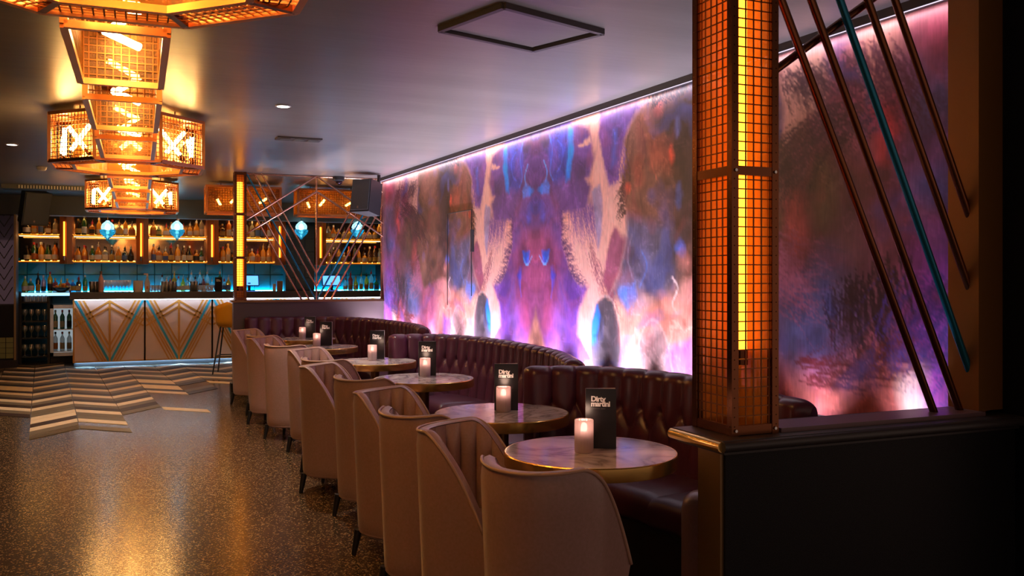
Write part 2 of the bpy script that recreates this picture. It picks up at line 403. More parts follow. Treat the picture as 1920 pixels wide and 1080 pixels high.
def catm(P, n=40):
    P = [np.array(p) for p in P]; P = [2 * P[0] - P[1]] + P + [2 * P[-1] - P[-2]]; out = []
    for i in range(1, len(P) - 2):
        for k in range(n):
            t = k / n; a, b, c, d = P[i - 1:i + 3]; out.append(0.5 * (2 * b + (c - a) * t + (2 * a - 5 * b + 4 * c - d) * t * t + (3 * b - a - 3 * c + d) * t ** 3))
    return out
PUR, DPUR, MAG, BRN, DBRN, BLU, MBLU, RED, GRY = (92, 58, 122), (66, 44, 92), (132, 62, 100), (112, 72, 60), (66, 46, 46), (38, 112, 205), (56, 62, 160), (205, 84, 66), (92, 84, 98)
SAL = (212, 156, 140)
# s beyond the column: rich reds, browns and violets
shape([(1462, -40), (1900, -60), (1900, 900), (1300, 900), (1300, 60)], (134, 66, 88), 0.3, 1, 1, 0.4, 11)
shape([(1462, 110), (1560, 80), (1545, 190), (1490, 260), (1462, 300)], SAL, 0.06, 0.8)
shape([(1590, 60), (1700, 10), (1680, 150), (1640, 170)], (205, 140, 125), 0.08, 0.75)
shape([(1470, 300), (1600, 240), (1660, 330), (1650, 560), (1540, 700), (1470, 640)], (84, 56, 62), 0.2, 0.9, 1.2, 0.5, 13)
shape([(1640, 200), (1690, 160), (1710, 230), (1680, 290), (1650, 300)], (205, 62, 70), 0.06, 0.9)
shape([(1730, 40), (1850, -10), (1850, 150), (1760, 150)], (158, 52, 82), 0.1, 0.9)
shape([(1690, 140), (1850, 110), (1850, 360), (1740, 400), (1700, 260)], (92, 84, 138), 0.12, 0.85, 1.4, 0.5, 14)
shape([(1690, 270), (1790, 230), (1830, 330), (1770, 420), (1690, 380)], (120, 72, 128), 0.08, 0.8, 1.4)
blob(1755, 350, 40, 22, (66, 92, 168), 0.7)
shape([(1720, 470), (1850, 400), (1850, 800), (1760, 800), (1700, 640)], (150, 66, 170), 0.12, 0.9, 1, 0.4, 15)
shape([(1770, 520), (1850, 480), (1850, 640), (1790, 640)], (96, 78, 175), 0.08, 0.7)
shape([(1455, 560), (1560, 480), (1600, 600), (1530, 740), (1455, 720)], (74, 82, 128), 0.15, 0.8, 1.3, 0.5, 16)
shape([(1455, 690), (1560, 700), (1660, 640), (1720, 680), (1690, 790), (1455, 800)], (176, 92, 84), 0.1, 0.9)
shape([(1680, 700), (1740, 690), (1735, 790), (1690, 790)], (222, 186, 178), 0.04, 0.9)
blob(1490, 430, 25, 60, (190, 80, 75), 0.6); blob(1545, 360, 26, 70, (110, 92, 60), 0.4)
# brown head and shoulders with smoke
shape([(1212, 187), (1300, 150), (1462, 100), (1470, 420), (1420, 560), (1300, 520), (1200, 560), (1142, 556), (1162, 511), (1176, 450), (1178, 414), (1170, 375), (1166, 330), (1174, 292), (1170, 268), (1184, 230)], BRN, 0.03, 1, 0.35, 0.6, 21)
shape([(1225, 200), (1300, 155), (1330, 230), (1290, 300), (1262, 275), (1235, 250)], DBRN, 0.12, 0.9, 1, 0.5, 22)
shape([(1262, 290), (1310, 280), (1330, 420), (1285, 500), (1262, 420)], (58, 44, 50), 0.12, 0.85, 1, 0.5, 23)
shape([(1217, 262), (1245, 262), (1262, 280), (1256, 320), (1225, 310)], (168, 82, 62), 0.06, 0.85)
blob(1262, 290, 5, 16, (235, 86, 62), 1.0, 0.4)
blob(1200, 320, 10, 28, (150, 74, 56), 0.7); blob(1212, 230, 14, 26, (150, 84, 66), 0.6); blob(1238, 205, 8, 18, (168, 78, 66), 0.7)
blob(1180, 352, 5, 9, (215, 84, 62), 0.9); blob(1273, 240, 5, 22, (92, 98, 160), 0.7); blob(1272, 370, 6, 28, (84, 98, 165), 0.7)
shape([(1178, 415), (1250, 420), (1275, 460), (1240, 560), (1190, 545), (1150, 552), (1165, 505)], (88, 90, 128), 0.06, 0.75, 1.0, 0.6, 24)
shape([(1220, 440), (1280, 450), (1270, 560), (1235, 600), (1225, 520)], (70, 62, 70), 0.08, 0.85, 1, 0.5, 25)
blob(1277, 470, 9, 10, (70, 110, 215), 0.9); blob(1283, 490, 12, 14, (190, 120, 110), 0.7)
# magenta plume and pale strip left of the head
shape([(1140, 470), (1150, 425), (1176, 448), (1162, 511), (1142, 553), (1128, 520)], (126, 64, 92), 0.03, 0.95, 0.6)
# hanging purple feather
shape([(1126, 208), (1212, 186), (1184, 228), (1172, 262), (1164, 300), (1152, 340), (1142, 346), (1130, 306), (1120, 250)], (106, 66, 142), 0.03, 1, 0.7, 0.4, 26, 1.6)
shape([(1148, 245), (1156, 240), (1156, 300), (1148, 310)], (70, 88, 185), 0.03, 0.85)
strokes([(1122, 240), (1130, 305), (1142, 345), (1155, 330), (1170, 280)], 240, 0.13, -80, (106, 66, 142), 0.6, 0.6)
# central figure
shape([(1112, 350), (1113, 296), (1108, 240), (1124, 208), (1122, 250), (1132, 308), (1144, 350), (1166, 335), (1172, 400), (1176, 440), (1150, 425), (1138, 470), (1130, 540), (1112, 600), (1100, 560), (1104, 538), (1086, 533), (1070, 505), (1060, 476), (1056, 420), (1100, 400)], (214, 158, 144), 0.02, 0.9, 0.3, 0.15, 30)
shape([(960, 240), (1062, 222), (1078, 232), (1104, 240), (1110, 272), (1113, 296), (1105, 330), (1098, 336), (1108, 352), (1100, 395), (1056, 400), (1054, 455), (1060, 476), (1072, 511), (1086, 533), (1104, 538), (1098, 556), (1085, 580), (1082, 625), (1115, 680), (960, 700)], PUR, 0.025, 1, 0.3, 0.45, 31)
shape([(1084, 272), (1106, 256), (1108, 268), (1092, 274)], SAL, 0.012, 1, 0.2)
shape([(1078, 300), (1112, 290), (1104, 330), (1082, 336)], DPUR, 0.05, 0.7)
shape([(1030, 245), (1066, 232), (1066, 335), (1040, 345), (1030, 300)], MBLU, 0.04, 0.95, 0.8, 0.5, 32)
shape([(1066, 238), (1074, 240), (1076, 285), (1070, 336), (1062, 340)], (32, 124, 222), 0.02, 1, 0.4)
shape([(1008, 262), (1026, 268), (1028, 300), (1022, 345), (1008, 358), (980, 358), (980, 262)], (88, 54, 122), 0.03, 1, 0.3)
shape([(1016, 242), (1034, 262), (1030, 290), (1022, 284), (1010, 262)], (42, 40, 84), 0.02, 0.8)
shape([(1008, 356), (1026, 335), (1032, 350), (1030, 366), (1014, 364)], (42, 112, 212), 0.015, 1, 0.3)
shape([(1036, 268), (1050, 268), (1050, 325), (1038, 322)], (84, 64, 150), 0.03, 0.8)
shape([(960, 368), (1032, 370), (1040, 400), (1026, 425), (960, 430)], (70, 58, 140), 0.04, 0.9)
blob(1016, 398, 5, 18, (40, 82, 200), 0.9)
shape([(960, 440), (1030, 430), (1050, 470), (1040, 560), (1020, 660), (960, 690)], (122, 56, 92), 0.08, 0.8, 0.6, 0.4, 33)
shape([(1015, 470), (1031, 468), (1028, 490), (1020, 498)], (44, 88, 205), 0.012, 1, 0.2)
shape([(1035, 500), (1040, 520), (1038, 545), (1034, 520)], (60, 70, 200), 0.02, 0.8)
shape([(1002, 580), (1024, 650), (1030, 700), (985, 700)], (150, 100, 80), 0.04, 0.8)
shape([(1060, 520), (1084, 540), (1080, 640), (1060, 650)], (110, 60, 165), 0.05, 0.7)
shape([(1056, 392), (1096, 392), (1110, 360), (1116, 385), (1118, 410), (1100, 402), (1080, 402)], (112, 74, 140), 0.05, 0.55, 0.6, 0.4, 34, 2)
strokes([(1052, 395), (1054, 455), (1062, 480), (1074, 515), (1088, 535)], 170, 0.15, 20, (74, 44, 90), 0.5, 0.3, 1, 5, 0.015, -0.6)
strokes([(1070, 395), (1095, 395), (1115, 390)], 170, 0.30, -80, (96, 60, 130), 0.4, 0.25, 1, 6, 0.05, 0.3)
strokes([(1100, 450), (1125, 520), (1145, 540)], 75, 0.32, -62, (120, 62, 84), 0.45, 0.25, 1, 8, 0.06)
strokes([(1012, 262), (1030, 258), (1050, 250)], 70, 0.14, 70, (60, 44, 96), 0.8, 0.5, 1, 9)
shape([(1110, 360), (1118, 352), (1126, 345), (1130, 375), (1128, 440), (1122, 470), (1116, 420)], (128, 118, 152), 0.015, 0.85, 0.3)
strokes([(1172, 340), (1170, 380), (1174, 400)], 60, 0.14, 200, (70, 44, 44), 0.85, 0.4, 1, 12, 0.02, 0.6)
strokes([(1220, 195), (1300, 160)], 120, 0.16, 60, (36, 24, 30), 0.7, 0.7, 1, 14)
# inner drawing
for (p, c, a) in ((((1010, 268), (1014, 300), (1020, 330), (1012, 350)), (60, 40, 92), 0.8), (((1030, 250), (1036, 280), (1032, 320), (1038, 340)), (64, 116, 220), 0.8), (((1046, 262), (1056, 280), (1052, 310), (1044, 322)), (76, 96, 210), 0.8), (((1020, 300), (1026, 320), (1024, 340)), (84, 150, 235), 0.9), (((1060, 250), (1064, 290), (1058, 330)), (30, 36, 110), 0.8), (((1012, 480), (1022, 496), (1030, 480)), (90, 160, 240), 0.9), (((1034, 500), (1036, 530), (1034, 560)), (70, 90, 220), 0.8), (((1084, 300), (1096, 310), (1098, 330)), (50, 34, 74), 0.7), (((1180, 250), (1176, 290), (1182, 330), (1176, 380)), (40, 28, 30), 0.7), (((1205, 240), (1212, 290), (1200, 340), (1206, 400)), (48, 32, 32), 0.6), (((1230, 262), (1222, 300), (1234, 340)), (190, 92, 72), 0.5), (((1186, 440), (1178, 480), (1186, 520)), (150, 140, 170), 0.5), (((1204, 470), (1214, 500), (1200, 540)), (90, 120, 200), 0.6), (((1262, 520), (1272, 540), (1262, 570), (1272, 590)), (235, 205, 205), 0.7), (((1168, 560), (1180, 575), (1192, 560), (1184, 590)), (60, 150, 240), 0.8)):
    q = catm([S(*x) for x in p])
    for (x, y) in q:
        r_ = 0.014; i0, i1, j0, j1 = int((y - r_ * 2 - Z0) / RES), int((y + r_ * 2 - Z0) / RES), int((x - r_ * 2) / RES), int((x + r_ * 2) / RES)
        for i in range(max(0, i0), min(nZ, i1 + 1)):
            for j in range(max(0, j0), min(nS, j1 + 1)):
                k = max(0, 1 - math.hypot(gs[j] - x, gz[i] - y) / r_) * a * 0.3
                img[i, j] = img[i, j] * (1 - k) + np.array(lin(c)) * k
# lower domes
shape([(1118, 568), (1135, 556), (1150, 566), (1162, 610), (1170, 690), (1110, 690), (1108, 620)], (92, 80, 92), 0.02, 1, 0.2, 0.5, 41)
shape([(1109, 600), (1120, 572), (1126, 590), (1120, 640), (1109, 650)], (40, 116, 215), 0.02, 0.95, 0.5)
shape([(1160, 560), (1200, 545), (1225, 570), (1205, 600), (1175, 600)], (122, 100, 118), 0.04, 0.8, 1)
shape([(1163, 545), (1192, 530), (1200, 560), (1178, 585)], (56, 118, 215), 0.03, 0.7, 1.6, 0.4, 42)
shape([(1165, 600), (1205, 590), (1240, 560), (1300, 570), (1300, 700), (1165, 700)], (184, 112, 100), 0.06, 0.9, 1, 0.5, 43)
shape([(1200, 640), (1215, 605), (1232, 602), (1252, 640), (1262, 710), (1196, 710)], (150, 120, 124), 0.03, 0.95, 0.3, 0.4, 44)
shape([(1200, 600), (1230, 590), (1222, 620), (1205, 640)], (200, 96, 78), 0.04, 0.7)
shape([(1256, 660), (1300, 630), (1300, 720), (1250, 720)], (100, 62, 140), 0.04, 0.9)
shape([(1166, 640), (1182, 640), (1186, 700), (1160, 700)], (66, 84, 175), 0.03, 0.7)
# plumes sweeping through the near end
strokes([(1462, 330), (1500, 270), (1560, 230), (1640, 200)], 260, 0.55, 200, (60, 30, 44), 0.55, 0.35, 1, 31, 0.12, 0.7)
strokes([(1470, 150), (1520, 130), (1600, 110)], 150, 0.35, -60, (70, 34, 50), 0.6, 0.4, 1, 32, 0.06, 0.5)
strokes([(1590, 120), (1640, 90), (1700, 130)], 120, 0.4, -75, (88, 34, 58), 0.6, 0.25, 1, 33, 0.08, 0.3)
strokes([(1560, 560), (1620, 540), (1690, 500)], 200, 0.45, -85, (46, 24, 30), 0.65, 0.25, 1, 34, 0.1, 0.3)
strokes([(1500, 700), (1600, 700), (1690, 660)], 150, 0.35, 5, (92, 36, 40), 0.6, 0.3, 1, 35, 0.08, 0.4)
strokes([(1700, 560), (1760, 600), (1830, 560), (1830, 700)], 260, 0.30, 235, (70, 48, 120), 0.5, 0.35, 1, 36, 0.18, 0.3)
strokes([(1465, 450), (1470, 560)], 120, 0.35, -30, (150, 84, 110), 0.4, 0.4, 1, 37, 0.1, 0.3)
# smoke: ridged, folded noise inside the inked areas
def warped(cells, seed, k):
    n = fbm((nZ, nS), cells, seed, 5); dx = (fbm((nZ, nS), cells, seed + 1, 3) * k / RES).astype(int); dz = (fbm((nZ, nS), cells, seed + 2, 3) * k / RES).astype(int)
    J, I = np.meshgrid(np.arange(nS), np.arange(nZ)); return n[np.clip(I + dz, 0, nZ - 1), np.clip(J + dx, 0, nS - 1)]
w1 = warped((7, 15), 61, 0.9); w2 = warped((9, 20), 71, 0.8); w3 = warped((6, 13), 81, 1.0)
ridge = np.clip(1 - np.abs(w1) / 0.035, 0, 1) ** 2
lum = 1 + ink * (1.3 * w2 + 0.45 * ridge - 0.05)
img *= np.clip(lum, 0.35, 2.2)[:, :, None]
tb = np.clip(w3 * 5 - 0.35, 0, 1) * ink * 0.28; tr = np.clip(-w3 * 5 - 0.45, 0, 1) * ink * 0.26
img = img * (1 - tb[:, :, None]) + np.array(lin((60, 84, 170))) * tb[:, :, None]
img = img * (1 - tr[:, :, None]) + np.array(lin((158, 66, 74))) * tr[:, :, None]
for pts_, c in (([(1108, 680), (1108, 620), (1118, 568), (1135, 556), (1150, 566), (1162, 610), (1168, 680)], (226, 208, 214)), ([(1196, 700), (1200, 640), (1215, 605), (1232, 602), (1252, 640), (1262, 700)], (228, 205, 205)), ([(1142, 556), (1162, 511), (1176, 450), (1178, 414)], (205, 190, 205))):
    for (x, y) in catm([S(*p) for p in pts_], 60):
        i, j = int((y - Z0) / RES), int(x / RES)
        for di in (-1, 0, 1):
            for dj in (-1, 0, 1):
                if 0 <= i + di < nZ and 0 <= j + dj < nS: img[i + di, j + dj] = img[i + di, j + dj] * 0.985 + np.array(lin(c)) * 0.015
img *= (1 - 0.28 * np.clip((SS - 2.75) / 0.5, 0, 1))[:, :, None]  # outer ends painted darker to imitate the weaker light at the near end
img *= (1 + 0.22 * fbm((nZ, nS), (60, 140), 51, 3))[:, :, None]
img = np.clip(img * 1.3, 0.006, 0.85)

t0, t1 = 2.75, 11.72; st = 0.012
nt_, nz_ = int((t1 - t0) / st) + 1, int((Z1 - Z0) / st) + 1
tt = np.linspace(t0, t1, nt_); zz = np.linspace(Z0, Z1, nz_)
TT, Z_ = np.meshgrid(tt, zz)
vx = WN.x * (WALLX - 0.004) + WD.x * TT; vy = WN.y * (WALLX - 0.004) + WD.y * TT
verts = np.stack([vx, vy, Z_], -1).reshape(-1, 3)
ii = np.arange(nt_ * nz_).reshape(nz_, nt_)
quads = np.stack([ii[:-1, :-1], ii[1:, :-1], ii[1:, 1:], ii[:-1, 1:]], -1).reshape(-1, 4)
me = bpy.data.meshes.new('mural_print')
me.vertices.add(len(verts)); me.vertices.foreach_set('co', verts.ravel())
me.loops.add(quads.size); me.loops.foreach_set('vertex_index', quads.ravel())
me.polygons.add(len(quads)); me.polygons.foreach_set('loop_start', np.arange(0, quads.size, 4)); me.polygons.foreach_set('loop_total', np.full(len(quads), 4))
me.update(calc_edges=True)
ca = me.color_attributes.new('print', 'FLOAT_COLOR', 'POINT')
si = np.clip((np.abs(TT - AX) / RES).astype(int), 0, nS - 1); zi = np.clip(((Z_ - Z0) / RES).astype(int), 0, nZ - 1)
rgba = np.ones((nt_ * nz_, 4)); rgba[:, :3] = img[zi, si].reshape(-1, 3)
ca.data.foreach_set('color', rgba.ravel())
mm = mat('mural_paper', (1, 1, 1), 0.42); nt = mm.node_tree
at = nt.nodes.new('ShaderNodeAttribute'); at.attribute_name = 'print'
tc = nt.nodes.new('ShaderNodeTexCoord'); mp = nt.nodes.new('ShaderNodeMapping'); mp.inputs['Scale'].default_value = (30, 30, 4)
nn = nt.nodes.new('ShaderNodeTexNoise'); nn.inputs['Scale'].default_value = 2.5; nn.inputs['Detail'].default_value = 6
rr = nt.nodes.new('ShaderNodeMapRange'); rr.inputs[1].default_value = 0.3; rr.inputs[2].default_value = 0.7; rr.inputs[3].default_value = 0.86; rr.inputs[4].default_value = 1.14
mx = nt.nodes.new('ShaderNodeMix'); mx.data_type = 'RGBA'; mx.blend_type = 'MULTIPLY'; mx.inputs[0].default_value = 1
nt.links.new(tc.outputs['Object'], mp.inputs[0]); nt.links.new(mp.outputs[0], nn.inputs['Vector']); nt.links.new(nn.outputs[0], rr.inputs[0])
nt.links.new(at.outputs['Color'], mx.inputs[6]); nt.links.new(rr.outputs[0], mx.inputs[7]); nt.links.new(mx.outputs[2], nt.nodes['Principled BSDF'].inputs['Base Color'])
me.materials.append(mm)
def wquad(ta, tb, za, zb, offa, offb):
    return [wall(t, z, o) for o in (offa, offb) for z in (za, zb) for t in (ta, tb)]
BF = [(0, 2, 3, 1), (4, 5, 7, 6), (0, 1, 5, 4), (2, 6, 7, 3), (0, 4, 6, 2), (1, 3, 7, 5)]
wall_right = tag(MB().add(wquad(2.75, 11.75, 0, CEIL, 0, -0.15), BF).build('wall_right', M['wall_dark']), 'long wall papered with a mirrored smoke and feather mural', None, None, 'structure')
link('mural_print', me, wall_right)['label'] = 'smoke and feather mural in purple, blue, rust and salmon'
tag(MB().add(wquad(2.75, 11.75, 2.745, CEIL, 0.002, 0.05), BF).build('trim_1', M['trim']), 'dark trim along the top of the mural', None, None, 'structure')
led = MB().add(wquad(2.76, 11.7, 2.741, 2.744, 0.042, 0.046), BF).build('led_strip', M['violet_glow'], wall_right)
led['label'] = 'thin violet light strip under the trim'
_l = lamp('strip_light', 'AREA', wall(7.25, 2.735, 0.05), 10, (1.0, 0.86, 0.92), None, shape='RECTANGLE', size_y=8.9)
_l.data.size = 0.02; _l.rotation_euler = (Matrix.Rotation(TILT, 3, 'Z') @ Matrix.Rotation(math.radians(-14), 3, 'Y') ).to_euler(); _l.parent = wall_right
# jib door cut into the mural
j = MB()
(ta, za), (tb, zb), (tc_, zc) = atw(840, 402), atw(885, 393), atw(886, 555)
for a, b in (((ta, zb), (tb, zb)), ((ta, zb), (ta, 1.15)), ((tb, zb), (tb, zc))):
    j.bar(wall(a[0], a[1], 0.006), wall(b[0], b[1], 0.006), 0.008, 0.008)
j.build('door_outline', M['plastic'], wall_right)
MB().bar(wall(tb - 0.05, 1.72, 0.02), wall(tb - 0.05, 1.95, 0.02), 0.03, 0.03).build('door_handle', M['plastic'], wall_right)

# ledge behind the sofas that carries the uplights
tag(MB().add(wquad(2.9, 11.65, 0, 0.45, 0.001, 0.26), BF).build('trim_2', M['plinth']), 'black ledge behind the sofas', None, None, 'structure')
UPC = [(11.40, 'w'), (10.85, 'p'), (10.33, 'w'), (9.74, 'b'), (9.19, 'v'), (8.59, 'w'), (8.01, 'v'), (7.385, 'p'), (6.795, 'p'), (6.21, 'v'), (5.575, 'w'), (4.97, 'w'), (4.36, 'v'), (3.7, 'p'), (3.05, 'v')]
UCOL = {'w': (0.86, 0.82, 1.0), 'p': (1.0, 0.42, 0.95), 'b': (0.45, 0.55, 1.0), 'v': (0.66, 0.45, 1.0)}
UNAME = {'w': 'white', 'p': 'pink', 'b': 'blue', 'v': 'violet'}
can = MB().lathe([(0.028, 0), (0.032, 0.005), (0.032, 0.05), (0.026, 0.05), (0.024, 0.035)], 14).mesh('housing', M['plastic'], True, 40)
for i, (t, c) in enumerate(UPC):
    p = wall(t, 0.45, 0.14)
    u = thing('uplight', f'{UNAME[c]} uplight on the ledge below the mural, {ORD[len(UPC) - 1 - i]} from the front', 'light', p, 0, 'uplights along the mural')
    link('housing', can, u)
    link('lens', MB().lathe([(0.025, 0.036), (0.012, 0.040), (0.001, 0.041)], 12).mesh('lens', glow('lens_' + c, UCOL[c], 20)), u)
    L = lamp('beam', 'SPOT', (0, 0, 0.06), UPL * (0.15 if t < 4.5 else 1), UCOL[c], u, 0.012, spot_size=math.radians(44), spot_blend=0.9)
    aim(L, Vector((0, 0, 1)) + WN * 0.13)
    L = lamp('flood', 'SPOT', (0, 0, 0.06), UPL * (0.45 if t < 4.5 else 1.7), (0.90, 0.84, 1.0), u, 0.02, spot_size=math.radians(100), spot_blend=1.0)
    aim(L, Vector((0, 0, 1)) - WN * 0.04)

# ------------------------------------------------------------------ ceiling fittings
h = [atz(825, 50, CEIL), atz(945, 5, CEIL), atz(1130, 55, CEIL), atz(1000, 88, CEIL)]
hatch = thing('ceiling_hatch', 'square dark access hatch in the ceiling above the tables', 'hatch', (h[0] + h[2]) / 2)
hc = (h[0] + h[2]) / 2
f = MB()
for i in range(4):
    a, b = h[i] - hc, h[(i + 1) % 4] - hc
    f = MB(); f.bar(a - Vector((0, 0, 0.015)), b - Vector((0, 0, 0.015)), 0.03, 0.03); f.build('frame_strip', M['trim'], hatch)
MB().prism([((q - hc) * 0.9).xy[:] for q in h], -0.012, 0.0).build('hatch_panel', M['ceiling'], hatch)
def downlight(p, label, on=True, power=DOWN):
    d = thing('downlight', label, 'light', p, 0, 'recessed ceiling downlights')
    MB().lathe([(0.045, 0.0), (0.06, -0.002), (0.062, -0.008), (0.048, -0.010), (0.046, -0.003)], 18).build('bezel', M['white'], d, True, 40)
    MB().lathe([(0.045, -0.004), (0.001, -0.0045)], 14).build('lens', M['down_glow'], d)
    s_ = lamp('beam', 'SPOT', (0, 0, -0.03), power, (1.0, 0.90, 0.80), d, 0.04, spot_size=math.radians(95), spot_blend=0.6)
    return d
downlight(atz(531, 198, CEIL), 'small round downlight in the middle of the ceiling')
downlight(atz(22, 270, CEIL), 'small round downlight at the left edge of the ceiling')
v = atz(560, 260, CEIL)
vent = thing('ceiling_vent', 'narrow slotted vent in the ceiling before the booth screen', 'vent', v)
MB().box((0, 0, -0.006), (0.42, 0.2, 0.012)).build('frame', M['trim'], vent)
for i in range(3): MB().box((-0.13 + 0.13 * i, 0, -0.014), (0.09, 0.14, 0.006)).build('slot', M['soffit'], vent)
sd = atz(78, 313, CEIL); sm = thing('smoke_detector', 'small white smoke detector on the ceiling at the left', 'detector', sd)
MB().lathe([(0.055, 0), (0.055, -0.025), (0.04, -0.045), (0.002, -0.048)], 16).build('cover', M['white'], sm, True, 40)
MB().lathe([(0.062, 0), (0.062, -0.006)], 16).build('base', M['white'], sm)
dm = atz(635, 331, CEIL); dc = thing('dome_camera', 'dark dome security camera on the ceiling above the far screen', 'camera', dm)
MB().lathe([(0.075, 0), (0.075, -0.05), (0.06, -0.06)], 18).build('housing', M['plastic'], dc, True, 40)
MB().lathe([(0.05, -0.06), (0.045, -0.085), (0.03, -0.102), (0.002, -0.11)], 16).build('dome', M['mirror'], dc, True)

def speaker(label, loc, rz, tilt, w, d, h_):
    s_ = thing('loudspeaker', label, 'speaker', loc, rz)
    a = math.radians(tilt); R_ = Matrix.Rotation(a, 4, 'X')
    def put(mb, name, m):
        mb.v = [tuple(R_ @ Vector(q)) for q in mb.v]; return mb.build(name, m, s_)
    k = w * 0.32
    put(MB().prism([(-w / 2, -d / 2), (w / 2, -d / 2), (k, d / 2), (-k, d / 2)], -h_ / 2, h_ / 2), 'cabinet', M['plastic'])
    put(MB().box((0, -d / 2 - 0.006, 0.01), (w * 0.92, 0.012, h_ * 0.93)), 'grille', M['grille'])
    put(MB().box((-0.02, -d / 2 - 0.014, -h_ * 0.36), (0.026, 0.004, 0.034)), 'badge', M['steel'])
    b = MB().bar((0, d * 0.3, 0), (0, d * 0.75, 0.12), 0.03, 0.03).bar((0, d * 0.75, 0.1), (0, d * 0.75, CEIL - loc[2]), 0.03, 0.03)
    b.build('bracket', M['plastic'], s_); return s_
sp = aty(690, 371, 11.3); speaker('large black loudspeaker hung beside the mural above the far screen', (sp.x, sp.y, sp.z), math.radians(-52), -8, 0.30, 0.30, 0.42)
sp = aty(61, 388, 15.6); speaker('black loudspeaker tilted down at the left of the bar', (sp.x, sp.y, sp.z), math.radians(30), 17, 0.40, 0.30, 0.52)

# air conditioning grille left of the bar lights
p = aty(95, 343, 14.6)
ac = thing('air_grille', 'long slatted air grille under the ceiling at the left of the bar', 'vent', (p.x, 14.7, CEIL))
MB().box((0, 0, -0.03), (1.25, 0.30, 0.06)).build('housing', M['soffit'], ac)
for i in range(22): MB().box((-0.40 + 0.038 * i, -0.155, -0.032), (0.012, 0.012, 0.045)).build('slat', M['white'], ac)

# ------------------------------------------------------------------ copper cage lamps under the ceiling
LB, LT = 2.36, 2.73                       # bottom and top of the cages
def wires(mb, o, ax, ay, la, lb, pitch=0.034, r=0.0026):
    """square wire grid on the rectangle o + ax*[0,la] + ay*[0,lb]"""
    n = max(2, round(la / pitch)); m = max(2, round(lb / pitch))
    for i in range(1, n): p = o + ax * (la * i / n); mb.bar(p, p + ay * lb, r * 2, r * 2, up=ax)
    for i in range(1, m): p = o + ay * (lb * i / m); mb.bar(p, p + ax * la, r * 2, r * 2, up=ay)
def bulb(parent, p, q, glowm):
    """a long tube lamp from socket p to tip q"""
    p, q = Vector(p), Vector(q); d = (q - p).normalized()
    b = link('tube_bulb', MB().tube(p + d * 0.05, q, 0.017, 8).mesh('tube_bulb', glowm), parent)
    MB().tube(p, p + d * 0.06, 0.019, 8).build('socket', M['dark_copper'], b)
def box_cage():
    r = link('cage_lamp', None)
    L, W, z0, z1 = 1.0, 0.345, LB - CEIL, LT - CEIL; t = 0.028
    for sx in (-1, 1):
        for z in (z0, z1): MB().box((sx * W / 2, 0, z), (t, L, t)).build('frame_rail', M['copper'], r)
        for sy in (-1, 1): MB().box((sx * W / 2, sy * L / 2, (z0 + z1) / 2), (t, t, z1 - z0)).build('frame_post', M['copper'], r)
    for sy in (-1, 1):
        for z in (z0, z1): MB().box((0, sy * L / 2, z), (W, t, t)).build('frame_end', M['copper'], r)
    X, Y, Z = Vector((1, 0, 0)), Vector((0, 1, 0)), Vector((0, 0, 1)); o = Vector((-W / 2, -L / 2, z0))
    for nm, oo, a, b, la, lb in (('wire_side', o, Y, Z, L, z1 - z0), ('wire_side', o + X * W, Y, Z, L, z1 - z0), ('wire_end', o, X, Z, W, z1 - z0), ('wire_end', o + Y * L, X, Z, W, z1 - z0)):
        mb = MB(); wires(mb, oo, a, b, la, lb); mb.build(nm, M['wire'], r)
    MB().box((0, 0, z1 - 0.004), (W, L, 0.006)).build('top_plate', M['amber_plate'], r)
    MB().box((-W / 2 + 0.012, 0, (z0 + z1) / 2), (0.003, L, z1 - z0)).build('amber_side', M['amber_sheet'], r)
    MB().box((W / 2 - 0.012, 0, (z0 + z1) / 2), (0.003, L, z1 - z0)).build('amber_side', M['amber_sheet'], r)
    MB().box((0, L / 2 + 0.006, (z0 + z1) / 2), (W, 0.003, z1 - z0)).build('amber_end', M['amber_sheet'], r)
    bulb(r, (-0.13, -0.36, z1 - 0.12), (0.07, -0.24, z1 - 0.20), M['tube_glow'])
    bulb(r, (0.13, 0.05, z1 - 0.10), (-0.06, 0.17, z1 - 0.22), M['tube_glow'])
    bulb(r, (-0.12, 0.38, z1 - 0.14), (0.08, 0.30, z1 - 0.24), M['tube_glow'])
    for sy in (-1, 1): MB().tube((0, sy * 0.3, z1), (0, sy * 0.3, 0), 0.006, 6).build('hanger', M['dark_copper'], r)
    return r
M['amber_plate'] = mat('amber_plate', (0.40, 0.16, 0.035), 0.36, 0.75)
RS, RW = 0.47, 0.16                       # side of the octagon and width of its cages
